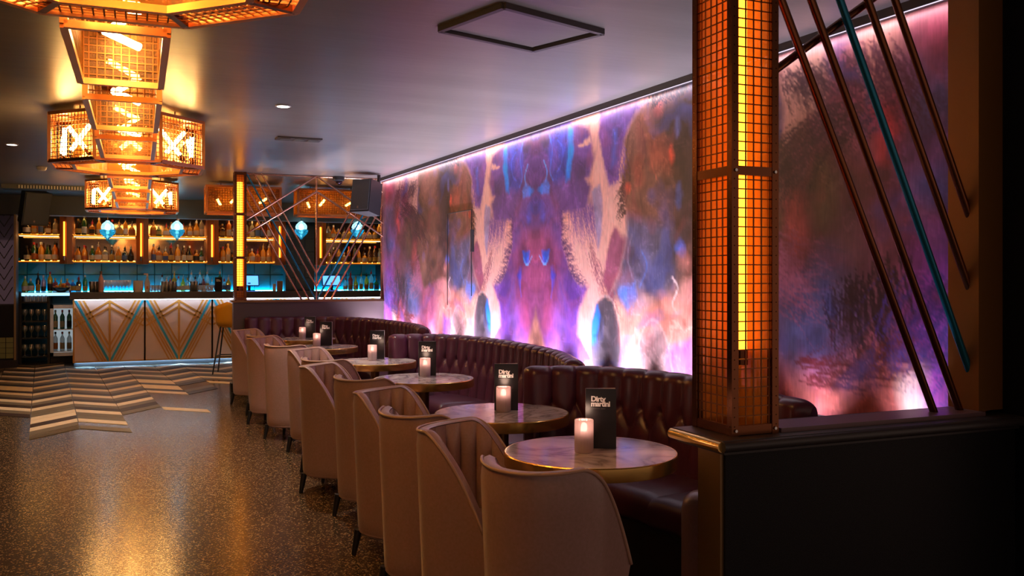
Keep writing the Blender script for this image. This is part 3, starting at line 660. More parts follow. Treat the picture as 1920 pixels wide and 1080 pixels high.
def ring_cage():
    r = link('octagon_lamp', None)
    z0, z1 = LB - CEIL, LT - CEIL; t = 0.026
    Ro = RS / (2 * math.sin(math.pi / 8)); Ri = Ro - RW / math.cos(math.pi / 8)
    va = [math.pi / 8 + i * math.pi / 4 for i in range(8)]
    po = [Vector((Ro * math.cos(a), Ro * math.sin(a), 0)) for a in va]; pi_ = [Vector((Ri * math.cos(a), Ri * math.sin(a), 0)) for a in va]
    Z = Vector((0, 0, 1))
    for i in range(8):
        a, b, c, d = po[i], po[(i + 1) % 8], pi_[i], pi_[(i + 1) % 8]
        for z in (z0, z1):
            MB().bar(a + Z * z, b + Z * z, t, t).build('frame_rail', M['copper'], r)
            MB().bar(c + Z * z, d + Z * z, t, t).build('frame_rail', M['copper'], r)
            MB().bar(a + Z * z, c + Z * z, t, t).build('frame_rib', M['dark_copper'], r)
        MB().bar(a + Z * z0, a + Z * z1, t, t).build('frame_post', M['copper'], r)
        e = (b - a).normalized(); mb = MB(); wires(mb, a + Z * z0, e, Z, RS, z1 - z0); mb.build('wire_side', M['wire'], r)
        inw = -(a + b).normalized(); mb = MB(); wires(mb, a + Z * z0 + e * 0.03, e, inw, RS - 0.06, RW, 0.034); mb.build('wire_bottom', M['wire'], r)
        MB().add([c + Z * z0, d + Z * z0, d + Z * z1, c + Z * z1], [(0, 1, 2, 3)]).build('amber_side', M['amber_dense'], r)
        MB().add([a + Z * z1, b + Z * z1, d + Z * z1, c + Z * z1], [(0, 1, 2, 3)]).build('top_plate', M['amber_plate'], r)
        m = (a + b) / 2 + inw * RW * 0.5; k = 1 if i % 2 else -1
        bulb(r, m - e * 0.15 * k + Z * (z1 - 0.05), m + e * 0.09 * k + Z * (z0 + 0.09), M['tube_glow'])
        bulb(r, m - e * 0.10 * k + Z * (z0 + 0.05), m + e * 0.14 * k + Z * (z1 - 0.10) + inw * 0.02, M['tube_glow'])
        if i % 2 == 0: MB().tube(m + Z * z1, m, 0.006, 6).build('hanger', M['dark_copper'], r)
    return r
CX = -0.075
rings = [(2.86, 'nearest octagonal ring of copper wire cage lamps, cut by the picture top'), (8.06, 'middle octagonal ring of copper wire cage lamps under the ceiling'), (13.27, 'farthest octagonal ring of copper wire cage lamps before the bar')]
ring0 = ring_cage()
for i, (y, lb) in enumerate(rings):
    o = ring0 if i == 0 else copy_tree(ring0)
    o.location = (CX, y, CEIL); tag(o, lb, 'lamp', 'octagonal cage lamps')
cage0 = box_cage(); first = True
boxes = []
for k, (a, b) in enumerate(((3.58, 7.36), (8.80, 12.55))):
    st_ = (b - a - 1.0) / 2
    for i in range(3):
        boxes.append(((CX, a + 0.5 + st_ * i, CEIL), 0.0, f'{ORD[i]} straight copper cage lamp after the {("nearest", "middle")[k]} octagon, towards the bar'))
boxes.append(((1.02 + 0.35, 13.25, CEIL), math.pi / 2, 'straight copper cage lamp set crosswise beside the farthest octagon'))
boxes.append(((2.62, 13.25, CEIL), math.pi / 2, 'straight copper cage lamp seen through the far diagonal screen'))
for i, (p, rz, lb) in enumerate(boxes):
    o = cage0 if i == 0 else copy_tree(cage0)
    o.location = p; o.rotation_euler = (0, 0, rz); tag(o, lb, 'lamp', 'straight cage lamps')

# ------------------------------------------------------------------ lantern posts and diagonal tube screens
def lantern(label, x0, x1, y0, y1, z0, z1, splits, tube_z, glowm, pitch, tr=0.014, tx=0.36):
    r = thing('lantern_post', label, 'lamp', (x0, y0, z0)); W, D, Hh = x1 - x0, y1 - y0, z1 - z0; t = 0.03
    for sx in (0, 1):
        for sy in (0, 1): MB().box(((t / 2) + sx * (W - t), t / 2 + sy * (D - t), Hh / 2), (t, t, Hh)).build('corner_post', M['dark_copper'], r)
    for z in [0.02] + splits + [Hh - 0.02]:
        for y in (0.012, D - 0.012): MB().box((W / 2, y, z), (W - 0.002, 0.02, 0.035)).build('cross_rail', M['dark_copper'], r)
        for x in (0.012, W - 0.012): MB().box((x, D / 2, z), (0.02, D - 0.002, 0.035)).build('cross_rail', M['dark_copper'], r)
    X, Y, Z = Vector((1, 0, 0)), Vector((0, 1, 0)), Vector((0, 0, 1))
    for o, a, la in ((Y * 0.012, X, W), (Y * (D - 0.012), X, W), (X * 0.012, Y, D), (X * (W - 0.012), Y, D)):
        mb = MB(); wires(mb, o, a, Z, la, Hh, pitch, 0.0022); mb.build('wire_panel', M['wire'], r)
    MB().box((W / 2, D - 0.028, Hh / 2), (W - 0.06, 0.003, Hh)).build('amber_sheet', M['amber_post'], r)
    MB().box((W - 0.028, D / 2, Hh / 2), (0.003, D - 0.06, Hh)).build('amber_sheet', M['amber_post'], r)
    tb = link('tube_bulb', MB().tube((W * tx, D * 0.5, tube_z[0]), (W * tx, D * 0.5, tube_z[1]), tr, 12).mesh('tube_bulb', glowm), r)
    MB().tube((W * tx, D * 0.5, tube_z[0] - 0.06), (W * tx, D * 0.5, tube_z[0]), tr + 0.004, 10).build('socket', M['dark_copper'], tb)
    for sx in (0.08, 0.92):
        for z in [0.02] + splits: MB().tube((W * sx, -0.001, z), (W * sx, -0.006, z), 0.006, 8).build('screw', M['steel'], r)
    return r
lantern('tall amber lantern post of copper wire mesh on the near black half wall', 2.05, 2.267, 2.78, 3.04, 0.855, CEIL, [1.0], (0.313, 1.85), M['column_near'], 0.036, 0.018, 0.67)
lantern('amber lantern post of copper mesh at the end of the far booth screen', 1.11, 1.262, 11.76, 11.91, 1.165, CEIL, [0.54, 1.09], (0.18, 1.5), M['column_glow'], 0.03, 0.034, 0.5)

# far half wall and screen
FY = 11.83
WXF = WALLX * math.cos(TILT) - 0.0523 * 11.6
tag(MB().box2((1.10, FY - 0.07, 0), (WXF + 0.05, FY + 0.07, 1.14)).build('wall_partition', M['partition']), 'dark half wall between the far booth and the bar', None, None, 'structure')
tag(MB().box2((1.07, FY - 0.10, 1.14), (WXF + 0.05, FY + 0.10, 1.165)).build('trim_3', M['dark_brass']), 'ledge on top of the far half wall', None, None, 'structure')
tag(MB().box2((1.07, FY - 0.09, 0), (WXF, FY + 0.09, 0.12)).build('baseboard_partition', M['plinth']), 'black baseboard of the far half wall', None, None, 'structure')
fs = thing('tube_screen', 'diagonal copper and blue tube screen above the far half wall', 'screen', (0, FY, 0))
sx0, sx1, sz0, sz1 = 1.262, WXF + 0.0, 1.165, CEIL; cx = (sx0 + sx1) / 2; hw = cx - sx0; hh = sz1 - sz0
def T(name, a, b, m, y=0.0, r=0.012, par=fs): MB().tube((a[0], y, a[1]), (b[0], y, b[1]), r, 10).build(name, m, par, True, 40)
T('centre_tube', (cx, sz0), (cx, sz1), M['rose'])
for s_ in (-1, 1):
    X = lambda f: cx + s_ * hw * f                       # f: 0 centre, 1 outer edge
    Zf = lambda f: sz0 + hh * f
    T('blue_tube', (X(0.01), Zf(0)), (X(1), Zf(1)), M['blue_tube'], 0.0)
    for k in (0.105, 0.215):
        T('slanted_tube', (X(0), Zf(k)), (X(1 - k), Zf(1)), M['rose'], 0.0)
        T('slanted_tube', (X(k), Zf(0)), (X(1), Zf(1 - k)), M['rose'], 0.0)
    T('roof_tube', (X(0), Zf(0.995)), (X(1), Zf(0.63)), M['rose'], -0.026)
    T('roof_tube', (X(0), Zf(0.87)), (X(1), Zf(0.52)), M['rose'], -0.026)
T('top_tube', (sx0, sz1 - 0.013), (sx1, sz1 - 0.013), M['rose'], 0.0)
T('side_tube', (sx1 - 0.02, sz0), (sx1 - 0.02, sz1), M['rose'], 0.0)

# near half wall, cap and screen
NY = 2.75
nearwall = tag(MB().box2((2.0, NY, 0), (3.60, NY + 0.16, 0.80)).build('wall_near', M['black_gloss']), 'black half wall in the right foreground', None, None, 'structure')
MB().box2((1.985, NY + 0.012, 0), (2.0, NY + 0.155, 0.80)).build('end_panel', M['gold_edge'], nearwall)['label'] = 'bronze coloured end panel'
cap = tag(MB().box2((1.965, NY - 0.035, 0.815), (3.52, NY + 0.30, 0.855)).build('trim_4', M['trim']), 'dark moulded cap of the near half wall', None, None, 'structure')
MB().box2((1.98, NY - 0.02, 0.80), (3.52, NY + 0.29, 0.815)).build('cap_underside', M['wall_dark'], cap)
MB().tube((1.96, NY - 0.035, 0.833), (1.96, NY + 0.30, 0.833), 0.02, 10).build('cap_nosing', M['brass'], cap, True, 40)
MB().tube((1.96, NY - 0.037, 0.833), (3.52, NY - 0.037, 0.833), 0.02, 10).build('cap_nosing', M['trim'], cap, True, 40)
MB().box2((2.28, NY + 0.03, 0.855), (3.37, NY + 0.20, 0.872)).build('ledge_board', mat('ledge_board', (0.16, 0.09, 0.10), 0.35), cap)
tag(MB().box2((3.512, 2.40, 0), (4.2, 2.93, CEIL)).build('wall_pier', M['pier']), 'dark pier at the right edge', None, None, 'structure')
ns = thing('tube_screen', 'five slanted copper and teal tubes in the near half wall screen', 'screen', (0, NY + 0.12, 0))
MB().box2((3.365, -0.06, 0.872), (3.51, 0.10, CEIL)).build('frame_board', mat('bronze_board', (0.30, 0.13, 0.035), 0.42, 0.5, bump=(90, 0.25, 0.002)), ns)
Yp = NY + 0.12
for ub, vb, ut, m in ((1752, 775, 1465, 'dark_copper'), (1800, 772, 1521, 'dark_copper'), (1843, 768, 1575, 'teal_tube'), (1856, 650, 1627, 'dark_copper'), (1857, 520, 1678, 'dark_copper')):
    b = aty(ub, vb, Yp); a = aty(ut, 0, Yp); d = (a - b); d = d * ((CEIL - b.z) / d.z)
    e = b + d
    MB().tube((b.x, 0, b.z), (e.x, 0, e.z), 0.0165, 14).build('slanted_tube', M[m], ns, True, 40)
    ang = MB().lathe([(0.022, -0.006), (0.024, 0.0), (0.022, 0.006)], 12, (b.x, 0, b.z)).build('weld_collar', M['copper'], ns, True, 40)
a, b = aty(1455, 130, Yp + 0.04), aty(1622, 8, Yp + 0.04); d = b - a; e = a + d * ((CEIL - a.z) / d.z)
MB().tube((a.x - 0.02, 0.04, a.z - 0.015), (e.x, 0.04, e.z), 0.0165, 14).build('cross_tube', M['dark_copper'], ns, True, 40)

# ------------------------------------------------------------------ curved sofas
def catmull(pts, n=24):
    P = [Vector(p) for p in pts]; P = [P[0] * 2 - P[1]] + P + [P[-1] * 2 - P[-2]]; out = []
    for i in range(1, len(P) - 2):
        for k in range(n):
            t = k / n; a, b, c, d = P[i - 1:i + 3]
            out.append(0.5 * ((2 * b) + (c - a) * t + (2 * a - 5 * b + 4 * c - d) * t * t + (3 * b - a - 3 * c + d) * t ** 3))
    out.append(P[-2]); return out
def resample(pts, step):
    L = [0]; 
    for a, b in zip(pts, pts[1:]): L.append(L[-1] + (b - a).length)
    n = max(2, int(L[-1] / step)); out = []; j = 0
    for i in range(n + 1):
        s_ = L[-1] * i / n
        while j < len(L) - 2 and L[j + 1] < s_: j += 1
        f = (s_ - L[j]) / max(1e-9, L[j + 1] - L[j]); out.append((pts[j].lerp(pts[j + 1], f), s_))
    return out, L[-1]
def frames(path):
    out = []; N = len(path)
    for i in range(N):
        d = (path[min(i + 2, N - 1)][0] - path[max(i - 2, 0)][0]).normalized()
        out.append((path[i][0], Vector((d.y, -d.x, 0)), path[i][1]))   # point, front normal (right of travel)
    return out
BTN = MB().lathe([(0.012, -0.004), (0.010, 0.003), (0.002, 0.006)], 10).mesh('button', M['leather'], True)
def sofa(label, pts, top=0.95, seatd=0.56, cuts=5, drop=0.0):
    path = catmull([(*O(*p), 0) for p in pts]); path, L = resample(path, 0.0125); fr = frames(path)
    o = thing('curved_sofa', label, 'sofa', (0, 0, 0), 0, 'curved booth sofas')
    p = L / max(1, round(L / 0.15)); zb = top - 0.20; w = p / 2
    prof = [(0.12, 0.40), (0.115, 0.46)] + [(0.115 - 0.05 * k / 12, 0.46 + (top - 0.06 - 0.46) * k / 12) for k in range(1, 13)]
    prof = [(0.115 - 0.045 * k / 26, 0.44 + (top - 0.055 - 0.44) * k / 26) for k in range(27)]
    rc = 0.055
    for k in range(1, 10):
        a = math.pi * k / 9; prof.append((0.07 - rc + rc * math.cos(a), top - 0.055 + rc * math.sin(a)))
    prof += [(-0.04, 0.7), (-0.04, 0.05)]
    def crease(s_, z):
        if z >= zb:
            f = (s_ / p) % 1.0; d = min(f, 1 - f) * p
        else:
            k = min(1.0, (zb - z) / 0.11)
            f = (s_ / p) % 1.0; d1 = abs(f - 0.5 * k) * p; d2 = abs((1 - f) - 0.5 * k) * p; d = min(d1, d2)
        q = max(0.0, 1 - d / w); b = math.sqrt(max(0, 1 - q * q))
        f = (s_ / p) % 1.0; db = math.hypot(min(f, 1 - f) * p, z - zb)
        return 0.030 * b - 0.022 * math.exp(-(db / 0.022) ** 2)
    mb = MB(); vs = []; nP = len(prof)
    for P, n, s_ in fr:
        e = min(s_, L - s_); ef = 1 - max(0, 1 - e / 0.05) ** 2 * 0.55
        for i, (x, z) in enumerate(prof):
            k = crease(s_, z) if i < 27 else (crease(s_, top) * max(0, 1 - (i - 27) / 8) if i < 36 else 0)
            vv = P + n * ((x + k) * (ef if i < 36 else 1)); zz_ = z - drop * max(0, 1 - (L - s_) / 0.7) * (z - 0.44) / (top - 0.44) * (i < 36); vs.append((vv.x, vv.y, zz_ - (1 - ef) * 0.03 * (i >= 20 and i < 36) + (0.55 * k if 24 < i < 34 else 0)))
    fs_ = [(a * nP + b, (a + 1) * nP + b, (a + 1) * nP + b + 1, a * nP + b + 1) for a in range(len(fr) - 1) for b in range(nP - 1)]
    fs_ += [tuple(range(nP - 1, -1, -1)), tuple(range((len(fr) - 1) * nP, len(fr) * nP))]
    mb.add(vs, [tuple(reversed(f)) for f in fs_]); mb.build('tufted_back', M['leather'], o, True, 60)
    for k in range(1, round(L / p)):
        i = min(len(fr) - 1, int(k * p / L * (len(fr) - 1) + 0.5)); P, n, s_ = fr[i]
        b = link('button', BTN, o, P + n * 0.070 + Vector((0, 0, zb))); b.rotation_euler = Vector(n).to_track_quat('Z', 'Y').to_euler()
    # seat cushions
    sp_ = [(0.05, 0.30), (0.05, 0.455), (0.15, 0.462), (seatd - 0.08, 0.462), (seatd - 0.03, 0.455), (seatd - 0.005, 0.43), (seatd, 0.40), (seatd - 0.01, 0.34), (seatd - 0.04, 0.31)]
    for c in range(cuts):
        i0 = int((len(fr) - 1) * c / cuts); i1 = int((len(fr) - 1) * (c + 1) / cuts); seg = fr[i0:i1 + 1:4]
        if seg[-1] is not fr[i1]: seg.append(fr[i1])
        vs = []; n_ = len(sp_)
        for q, (P, n, s_) in enumerate(seg):
            e = 0.012 if q in (0, len(seg) - 1) else 0
            for x, z in sp_: vv = P + n * x; vs.append((vv.x, vv.y, z - e))
        fs_ = [(a * n_ + b, a * n_ + (b + 1) % n_, (a + 1) * n_ + (b + 1) % n_, (a + 1) * n_ + b) for a in range(len(seg) - 1) for b in range(n_)]
        fs_ += [tuple(range(n_)), tuple(range((len(seg) - 1) * n_, len(seg) * n_))[::-1]]
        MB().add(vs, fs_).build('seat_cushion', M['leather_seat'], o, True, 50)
    vs = []; bp = [(-0.03, 0), (-0.03, 0.31), (seatd - 0.05, 0.31), (seatd - 0.05, 0.0)]
    seg = fr[::6]
    for P, n, s_ in seg:
        for x, z in bp: vv = P + n * x; vs.append((vv.x, vv.y, z))
    fs_ = [(a * 4 + b, a * 4 + (b + 1) % 4, (a + 1) * 4 + (b + 1) % 4, (a + 1) * 4 + b) for a in range(len(seg) - 1) for b in range(4)] + [(0, 1, 2, 3), tuple(range((len(seg) - 1) * 4, len(seg) * 4))[::-1]]
    MB().add(vs, fs_).build('plinth', M['plinth'], o)
    return o, fr
sofa('oxblood tufted curved sofa against the far half wall and mural corner', [(1.84, 11.62), (2.4, 11.58), (2.88, 11.34), (3.20, 10.80), (3.28, 10.0), (3.27, 9.1), (3.12, 8.45)], 0.95, 0.54, 6)
sofa('oxblood tufted curved sofa in the middle along the mural wall', [(2.42, 7.55), (2.80, 7.46), (3.02, 7.0), (3.06, 6.3), (2.96, 5.4), (2.70, 4.66)], 0.95, 0.54, 5)
sA, frA = sofa('nearest oxblood tufted curved sofa, partly behind the near half wall', [(2.24, 4.52), (2.56, 4.38), (2.76, 4.08), (2.84, 3.66), (2.88, 3.3), (2.92, 2.99)], 0.95, 0.56, 4, 0.05)
MB().lathe([(0.095, 0.05), (0.10, 0.07), (0.10, 0.48), (0.09, 0.525), (0.06, 0.55), (0.002, 0.56)], 28, (2.19, 3.15, 0)).build('chair_stand_in', M['taupe'], sA, True, 40)['label'] = 'rounded taupe form standing in for a chair'  # rounded form added in place of a chair that would not fit here

# ------------------------------------------------------------------ tub chairs
def chair_meshes():
    R, AR = 0.228, 0.17; L = R * math.pi / 2 + AR; top, seat = 0.845, 0.455; zb = 0.115
    def plan(s_, off):                                   # s 0 at the back centre, +x is the front
        sg = 1 if s_ >= 0 else -1; a = abs(s_); r = R - off
        if a <= R * math.pi / 2:
            t = a / R; return (-r * math.cos(t), sg * r * math.sin(t))
        return (a - R * math.pi / 2, sg * r)
    def height(s_):
        a = abs(s_); t = max(0, (a - 0.24) / (L - 0.24))
        return top + 0.012 * (min(a, 0.24) / 0.24) ** 2 - (top - seat - 0.03) * (t ** 1.75)
    N = 96; mb = MB(); vs = []; rows = 0
    for i in range(N + 1):
        s_ = -L + 2 * L * i / N; h = height(s_); col = []
        for f in (0, 0.04, 0.12, 0.3, 0.5, 0.7, 0.85, 0.95):
            z = zb + (h - 0.03 - zb) * f; tap = 0.030 * (1 - (z - zb) / (top - zb)) + (0.012 if f == 0 else 0); x, y = plan(s_, tap); col.append((x, y, z))
        for a in (45, 90, 135):
            t = math.radians(a); x, y = plan(s_, 0.03 - 0.03 * math.cos(t)); col.append((x, y, h - 0.03 + 0.03 * math.sin(t)))
        rows = len(col); vs += col
    fs_ = [(a * rows + b, a * rows + b + 1, (a + 1) * rows + b + 1, (a + 1) * rows + b) for a in range(N) for b in range(rows - 1)]
    shell = MB().add(vs, [tuple(reversed(f)) for f in fs_])
    me_shell = shell.mesh('shell', M['taupe'], True, 60)
    vs = []; n2 = 12
    for i in range(N * 2 + 1):
        s_ = -L + L * i / N; h = height(s_); rib = abs(math.sin(math.pi * s_ / 0.088)) ** 0.6
        for k in range(n2):
            f = k / (n2 - 1); z = seat - 0.05 + (h - 0.012 - seat + 0.05) * f
            th = 0.052 + 0.022 * rib * min(1, (1 - f) * 6) * min(1, max(0.1, (L - abs(s_)) / 0.06)); x, y = plan(s_, th); vs.append((x, y, z))
    fs_ = [(a * n2 + b, (a + 1) * n2 + b, (a + 1) * n2 + b + 1, a * n2 + b + 1) for a in range(N * 2) for b in range(n2 - 1)]
    me_in = MB().add(vs, [tuple(reversed(f)) for f in fs_]).mesh('channelled_back', M['taupe'], True, 60)
    pts = []
    for i in range(N + 1):
        s_ = -L + 2 * L * i / N; x, y = plan(s_, 0.006); pts.append((x, y, height(s_) - 0.006))
    me_pipe = MB().path(pts, 0.006, 6).mesh('piping', M['piping'], True)
    # front edge caps of the arms and the closed body under the seat
    b = MB(); n = 24; ring = []
    for i in range(n + 1):
        s_ = -L + 2 * L * i / n; ring.append(plan(s_, 0.032))
    me_base = b.prism(ring, zb + 0.01, seat - 0.06).mesh('seat_body', M['taupe'])
    ring2 = [plan(-L + 2 * L * i / n, 0.06) for i in range(n + 1)]; c = MB(); prof = [(0.94, seat - 0.06), (1.0, seat - 0.03), (1.0, seat), (0.93, seat + 0.028), (0.6, seat + 0.04)]
    vs = [(x * k + (0.02 if k > 0.9 else 0), y * k, z) for k, z in prof for x, y in ring2]; m = len(ring2)
    fs_ = [(j * m + i, j * m + (i + 1) % m, (j + 1) * m + (i + 1) % m, (j + 1) * m + i) for j in range(len(prof) - 1) for i in range(m)] + [tuple(range((len(prof) - 1) * m, len(prof) * m))]
    me_seat = c.add(vs, fs_).mesh('seat', M['taupe'], True, 50)
    e = MB()
    for sg in (-1, 1): e.box2((AR - 0.004, sg * (R - 0.055), zb + 0.02), (AR + 0.012, sg * R, seat + 0.03))
    me_arm = e.mesh('arm_front', M['taupe'])
    legs = [(x, y, MB().tube((x, y, 0.13), (x * 1.12, y * 1.12, 0), 0.022, 10, 0.013).mesh('leg', M['black_wood'], True, 40)) for x in (-0.14, 0.12) for y in (-0.14, 0.14)]
    return [('shell', me_shell), ('channelled_back', me_in), ('piping', me_pipe), ('seat_body', me_base), ('seat', me_seat)] + [('leg', l[2]) for l in legs], me_arm
CH, ARM = chair_meshes()
def chair(x, y, tx, ty, label):
    c = thing('tub_chair', label, 'chair', (x, y, 0), math.atan2(ty - y, tx - x), 'taupe tub chairs along the aisle')
    for n, m in CH: link(n, m, c)
    return c

# ------------------------------------------------------------------ tables with candle and menu
def text_mesh(s_, size, bold=0.0, m='print_white'):
    cu = bpy.data.curves.new('lettering', 'FONT'); cu.body = s_; cu.size = size; cu.offset = bold; cu.extrude = 0.0002; cu.space_character = 0.92 if bold else 1.3
    o = bpy.data.objects.new('lettering', cu); COL.objects.link(o)
    me = bpy.data.meshes.new_from_object(o); bpy.data.objects.remove(o); me.materials.clear(); me.materials.append(M[m]); me.name = 'lettering'; return me
TX1, TX2, TX3 = text_mesh('Dirty', 0.030, 0.0011), text_mesh('martini', 0.030, 0.0011), text_mesh('COCKTAIL BARS', 0.0062, 0, 'print_grey')
TR = 0.35; TH = 0.75
T_RIM = MB().lathe([(TR - 0.015, TH - 0.054), (TR - 0.002, TH - 0.054), (TR, TH - 0.05), (TR, TH - 0.004), (TR - 0.003, TH), (TR - 0.008, TH)], 72).mesh('brass_rim', M['brass'], True, 30)
T_TOP = MB().lathe([(TR - 0.008, TH - 0.04), (TR - 0.008, TH + 0.0005), (0.001, TH + 0.0005)], 72).mesh('marble_top', M['marble'], False)
T_COL = MB().lathe([(0.036, 0.03), (0.036, TH - 0.05)], 20).mesh('column', M['dark_brass'], True, 40)
T_BASE = MB().lathe([(0.23, 0), (0.23, 0.012), (0.20, 0.02), (0.05, 0.03), (0.03, 0.035)], 36).mesh('base', M['dark_brass'], True, 40)
def flute(t, z): return 1 - 0.045 * abs(math.sin(9 * t))
C_GLASS = MB().lathe([(0.034, 0.0), (0.0385, 0.006), (0.0385, 0.128), (0.037, 0.132), (0.035, 0.128), (0.0345, 0.02)], 72, rf=flute, close=False).mesh('fluted_glass', M['frosted'], True)
C_LIGHT = MB().lathe([(0.013, 0.085), (0.014, 0.100), (0.010, 0.116), (0.002, 0.120)], 12).mesh('flame_light', M['candle_glow'], True)
C_STICK = MB().lathe([(0.027, 0.004), (0.027, 0.06), (0.026, 0.075), (0.012, 0.085)], 16).mesh('wax', M['card_white'], True, 40)
def menu(label, p, rz, open_deg=16):
    w, h_, t = 0.125, 0.245, 0.003
    o = thing('menu_card', label, 'menu', p, rz, 'standing menu cards')
    fr = link('front_cover', MB().box2((0, -t, 0), (w, 0, h_)).mesh('front_cover', M['card_black']), o)
    k = MB().box2((0, 0, 0), (w, t, h_)); a = math.radians(open_deg); k.v = [(x * math.cos(a) - y * math.sin(a), x * math.sin(a) + y * math.cos(a), z) for x, y, z in k.v]
    k.build('back_cover', M['card_white'], o)
    k = MB().box2((0.001, 0.001, 0.002), (w - 0.002, 0.0022, h_ - 0.004)); a *= 0.55; k.v = [(x * math.cos(a) - y * math.sin(a), x * math.sin(a) + y * math.cos(a), z) for x, y, z in k.v]
    k.build('page', M['card_white'], o)
    for me_, x, z in ((TX1, 0.022, h_ - 0.052), (TX2, 0.022, h_ - 0.072), (TX3, 0.023, h_ - 0.084)):
        l = link('lettering', me_, fr, (x, -t - 0.0004, z)); l.rotation_euler = (math.pi / 2, 0, 0)
    return o
def candle(label, p):
    o = thing('candle_holder', label, 'candle', p, 0, 'lit candle holders')
    link('fluted_glass', C_GLASS, o); link('flame_light', C_LIGHT, o); link('wax', C_STICK, o)
    lamp('candle_light', 'POINT', (0, 0, 0.15), 0.15, (1.0, 0.62, 0.45), o, 0.02); return o
CAMR = Vector((CS, -SN, 0)); CAMF = Vector((SN, CS, 0))
TN = ['nearest', 'second', 'third', 'fourth', 'fifth', 'farthest']
tables = [((1107, 845), (1095, 848), (1098, 840)), ((941, 773), (944, 772), (927, 770)), ((795, 709), (797, 706), (784, 705)), ((703, 677), (698, 676), (694, 673)), ((606, 650), (594, 649), (594, 646)), ((572, 635), (567, 635), (570, 631))]
pos = []
for i, (c, cd, mn) in enumerate(tables):
    P = atz(*c, TH); pos.append(P)
    t = thing('bistro_table', f'{TN[i]} round marble table with a brass rim, counted from the front', 'table', (P.x, P.y, 0), 0.7 * i, 'round marble tables')
    for n, m in (('brass_rim', T_RIM), ('marble_top', T_TOP), ('column', T_COL), ('base', T_BASE)): link(n, m, t)
    q = atz(*cd, TH + 0.001)
    if (q - P).length > 0.3: q = P + (q - P).normalized() * 0.12 + Vector((0, 0, 0.001))
    candle(f'glowing fluted glass candle holder on the {TN[i]} marble table', q)
    q2 = atz(*mn, TH + 0.001)
    if (q2 - P).length > 0.26: q2 = P + (q2 - P).normalized() * 0.15 + Vector((0, 0, 0.001))
    if (q2 - q).dot(CAMF) < 0.06: q2 = q2 + CAMF * (0.06 - (q2 - q).dot(CAMF))
    menu(f'standing black menu card on the {TN[i]} marble table', q2, -YAW + math.radians(-8 + 5 * (i % 3)))
OLD = [((1.42, 3.33), (1.40, 2.64)), ((1.50, 4.55), (1.43, 3.87)), ((1.55, 6.08), (1.60, 5.34)), ((1.76, 7.50), (1.69, 6.66)), ((1.70, 9.15), (1.70, 8.22)), ((1.76, 10.64), (1.78, 9.70))]
for i, (a, b) in enumerate(OLD):
    P = pos[i]
    xa, ya = O(*a); xb, yb = O(*b)
    chair(xa, ya, P.x, P.y - 0.34, f'taupe tub chair turned sideways at the {TN[i]} marble table')
    chair(xb, yb, P.x + 0.35, P.y, f'taupe tub chair seen from behind at the {TN[i]} marble table')

# ------------------------------------------------------------------ the bar
def bx(u, Y=BARY): return aty(u, 600, Y).x
B0, B1 = bx(138), 4.6
bar = thing('bar_counter', 'bar with pink panels, gold and teal chevron strips and stone top', 'bar', ((B0 + B1) / 2, BARY, 0))
ox = (B0 + B1) / 2
MB().box2((B0 - ox, 0.10, 0), (B1 - ox, 0.55, 1.10)).build('body', M['wall_dark'], bar)
MB().box2((B0 - ox, 0.085, 0), (B1 - ox, 0.10, 0.075)).build('kick_plate', M['plinth'], bar)
MB().box2((B0 - ox - 0.05, -0.12, 1.105), (B1 - ox, 0.62, 1.215)).build('stone_top', M['counter'], bar)
MB().box2((B0 - ox + 0.02, -0.075, 1.090), (B1 - ox, -0.055, 1.100)).build('light_strip', M['white_glow'], bar)
MB().box2((B0 - ox + 0.02, 0.053, 0.078), (B1 - ox, 0.070, 0.086)).build('light_strip', M['kick_glow'], bar)
md_ = (bx(398) - bx(138)) / 2; edges = [B0 + md_ * k for k in range(5)]; edges = [e for e in edges if e < B1 - 0.3] + [B1]
def pattern(x0, x1, z0, z1):
    """list of (name, a, b, mat): the same V and roof lines as the tube screens"""
    cx = (x0 + x1) / 2; hw = (x1 - x0) / 2; hh = z1 - z0; out = [('gold_strip', (cx, z0), (cx, z1), 'gold_strip', 0.032)]
    for s_ in (-1, 1):
        X = lambda f: cx + s_ * hw * f
        Zf = lambda f: z0 + hh * f
        out.append(('teal_strip', (X(0.02), Zf(0)), (X(0.97), Zf(1)), 'teal_strip', 0.034))
        for k in (0.13, 0.25): out.append(('gold_strip', (X(0), Zf(k)), (X(1 - k), Zf(1)), 'gold_strip', 0.026))
        for k in (0.12, 0.20, 0.30): out.append(('gold_strip', (X(k), Zf(0)), (X(0.98), Zf(1 - k)), 'gold_strip', 0.022))
        out.append(('gold_strip', (X(0), Zf(0.985)), (X(0.98), Zf(0.66)), 'gold_strip', 0.026)); out.append(('gold_strip', (X(0), Zf(0.89)), (X(0.98), Zf(0.57)), 'gold_strip', 0.026))
    return out
for a, b in zip(edges, edges[1:]):
    pn = MB().box2((a - ox + 0.002, 0.02, 0.075), (b - ox - 0.002, 0.05, 1.10)).build('front_panel', M['bar_panel'], bar)
    for n, p, q, m, w in pattern(a - ox + 0.01, b - ox - 0.01, 0.09, 1.085):
        MB().bar((p[0], 0.016 if m == 'teal_strip' else 0.014 + 0.0015 * (w * 100 % 3), p[1]), (q[0], 0.016 if m == 'teal_strip' else 0.014 + 0.0015 * (w * 100 % 3), q[1]), 0.022, w, up=(0, 0, 1) if abs(p[0] - q[0]) > 1e-6 else (1, 0, 0)).build(n, M[m], pn)
    for x in (a, b): MB().box2((x - ox - 0.012, 0.006, 0.075), (x - ox + 0.012, 0.022, 1.09)).build('gold_edge', M['gold_strip'], pn)
    MB().box2((a - ox, 0.008, 0.075), (b - ox, 0.022, 0.095)).build('gold_edge', M['gold_strip'], pn)

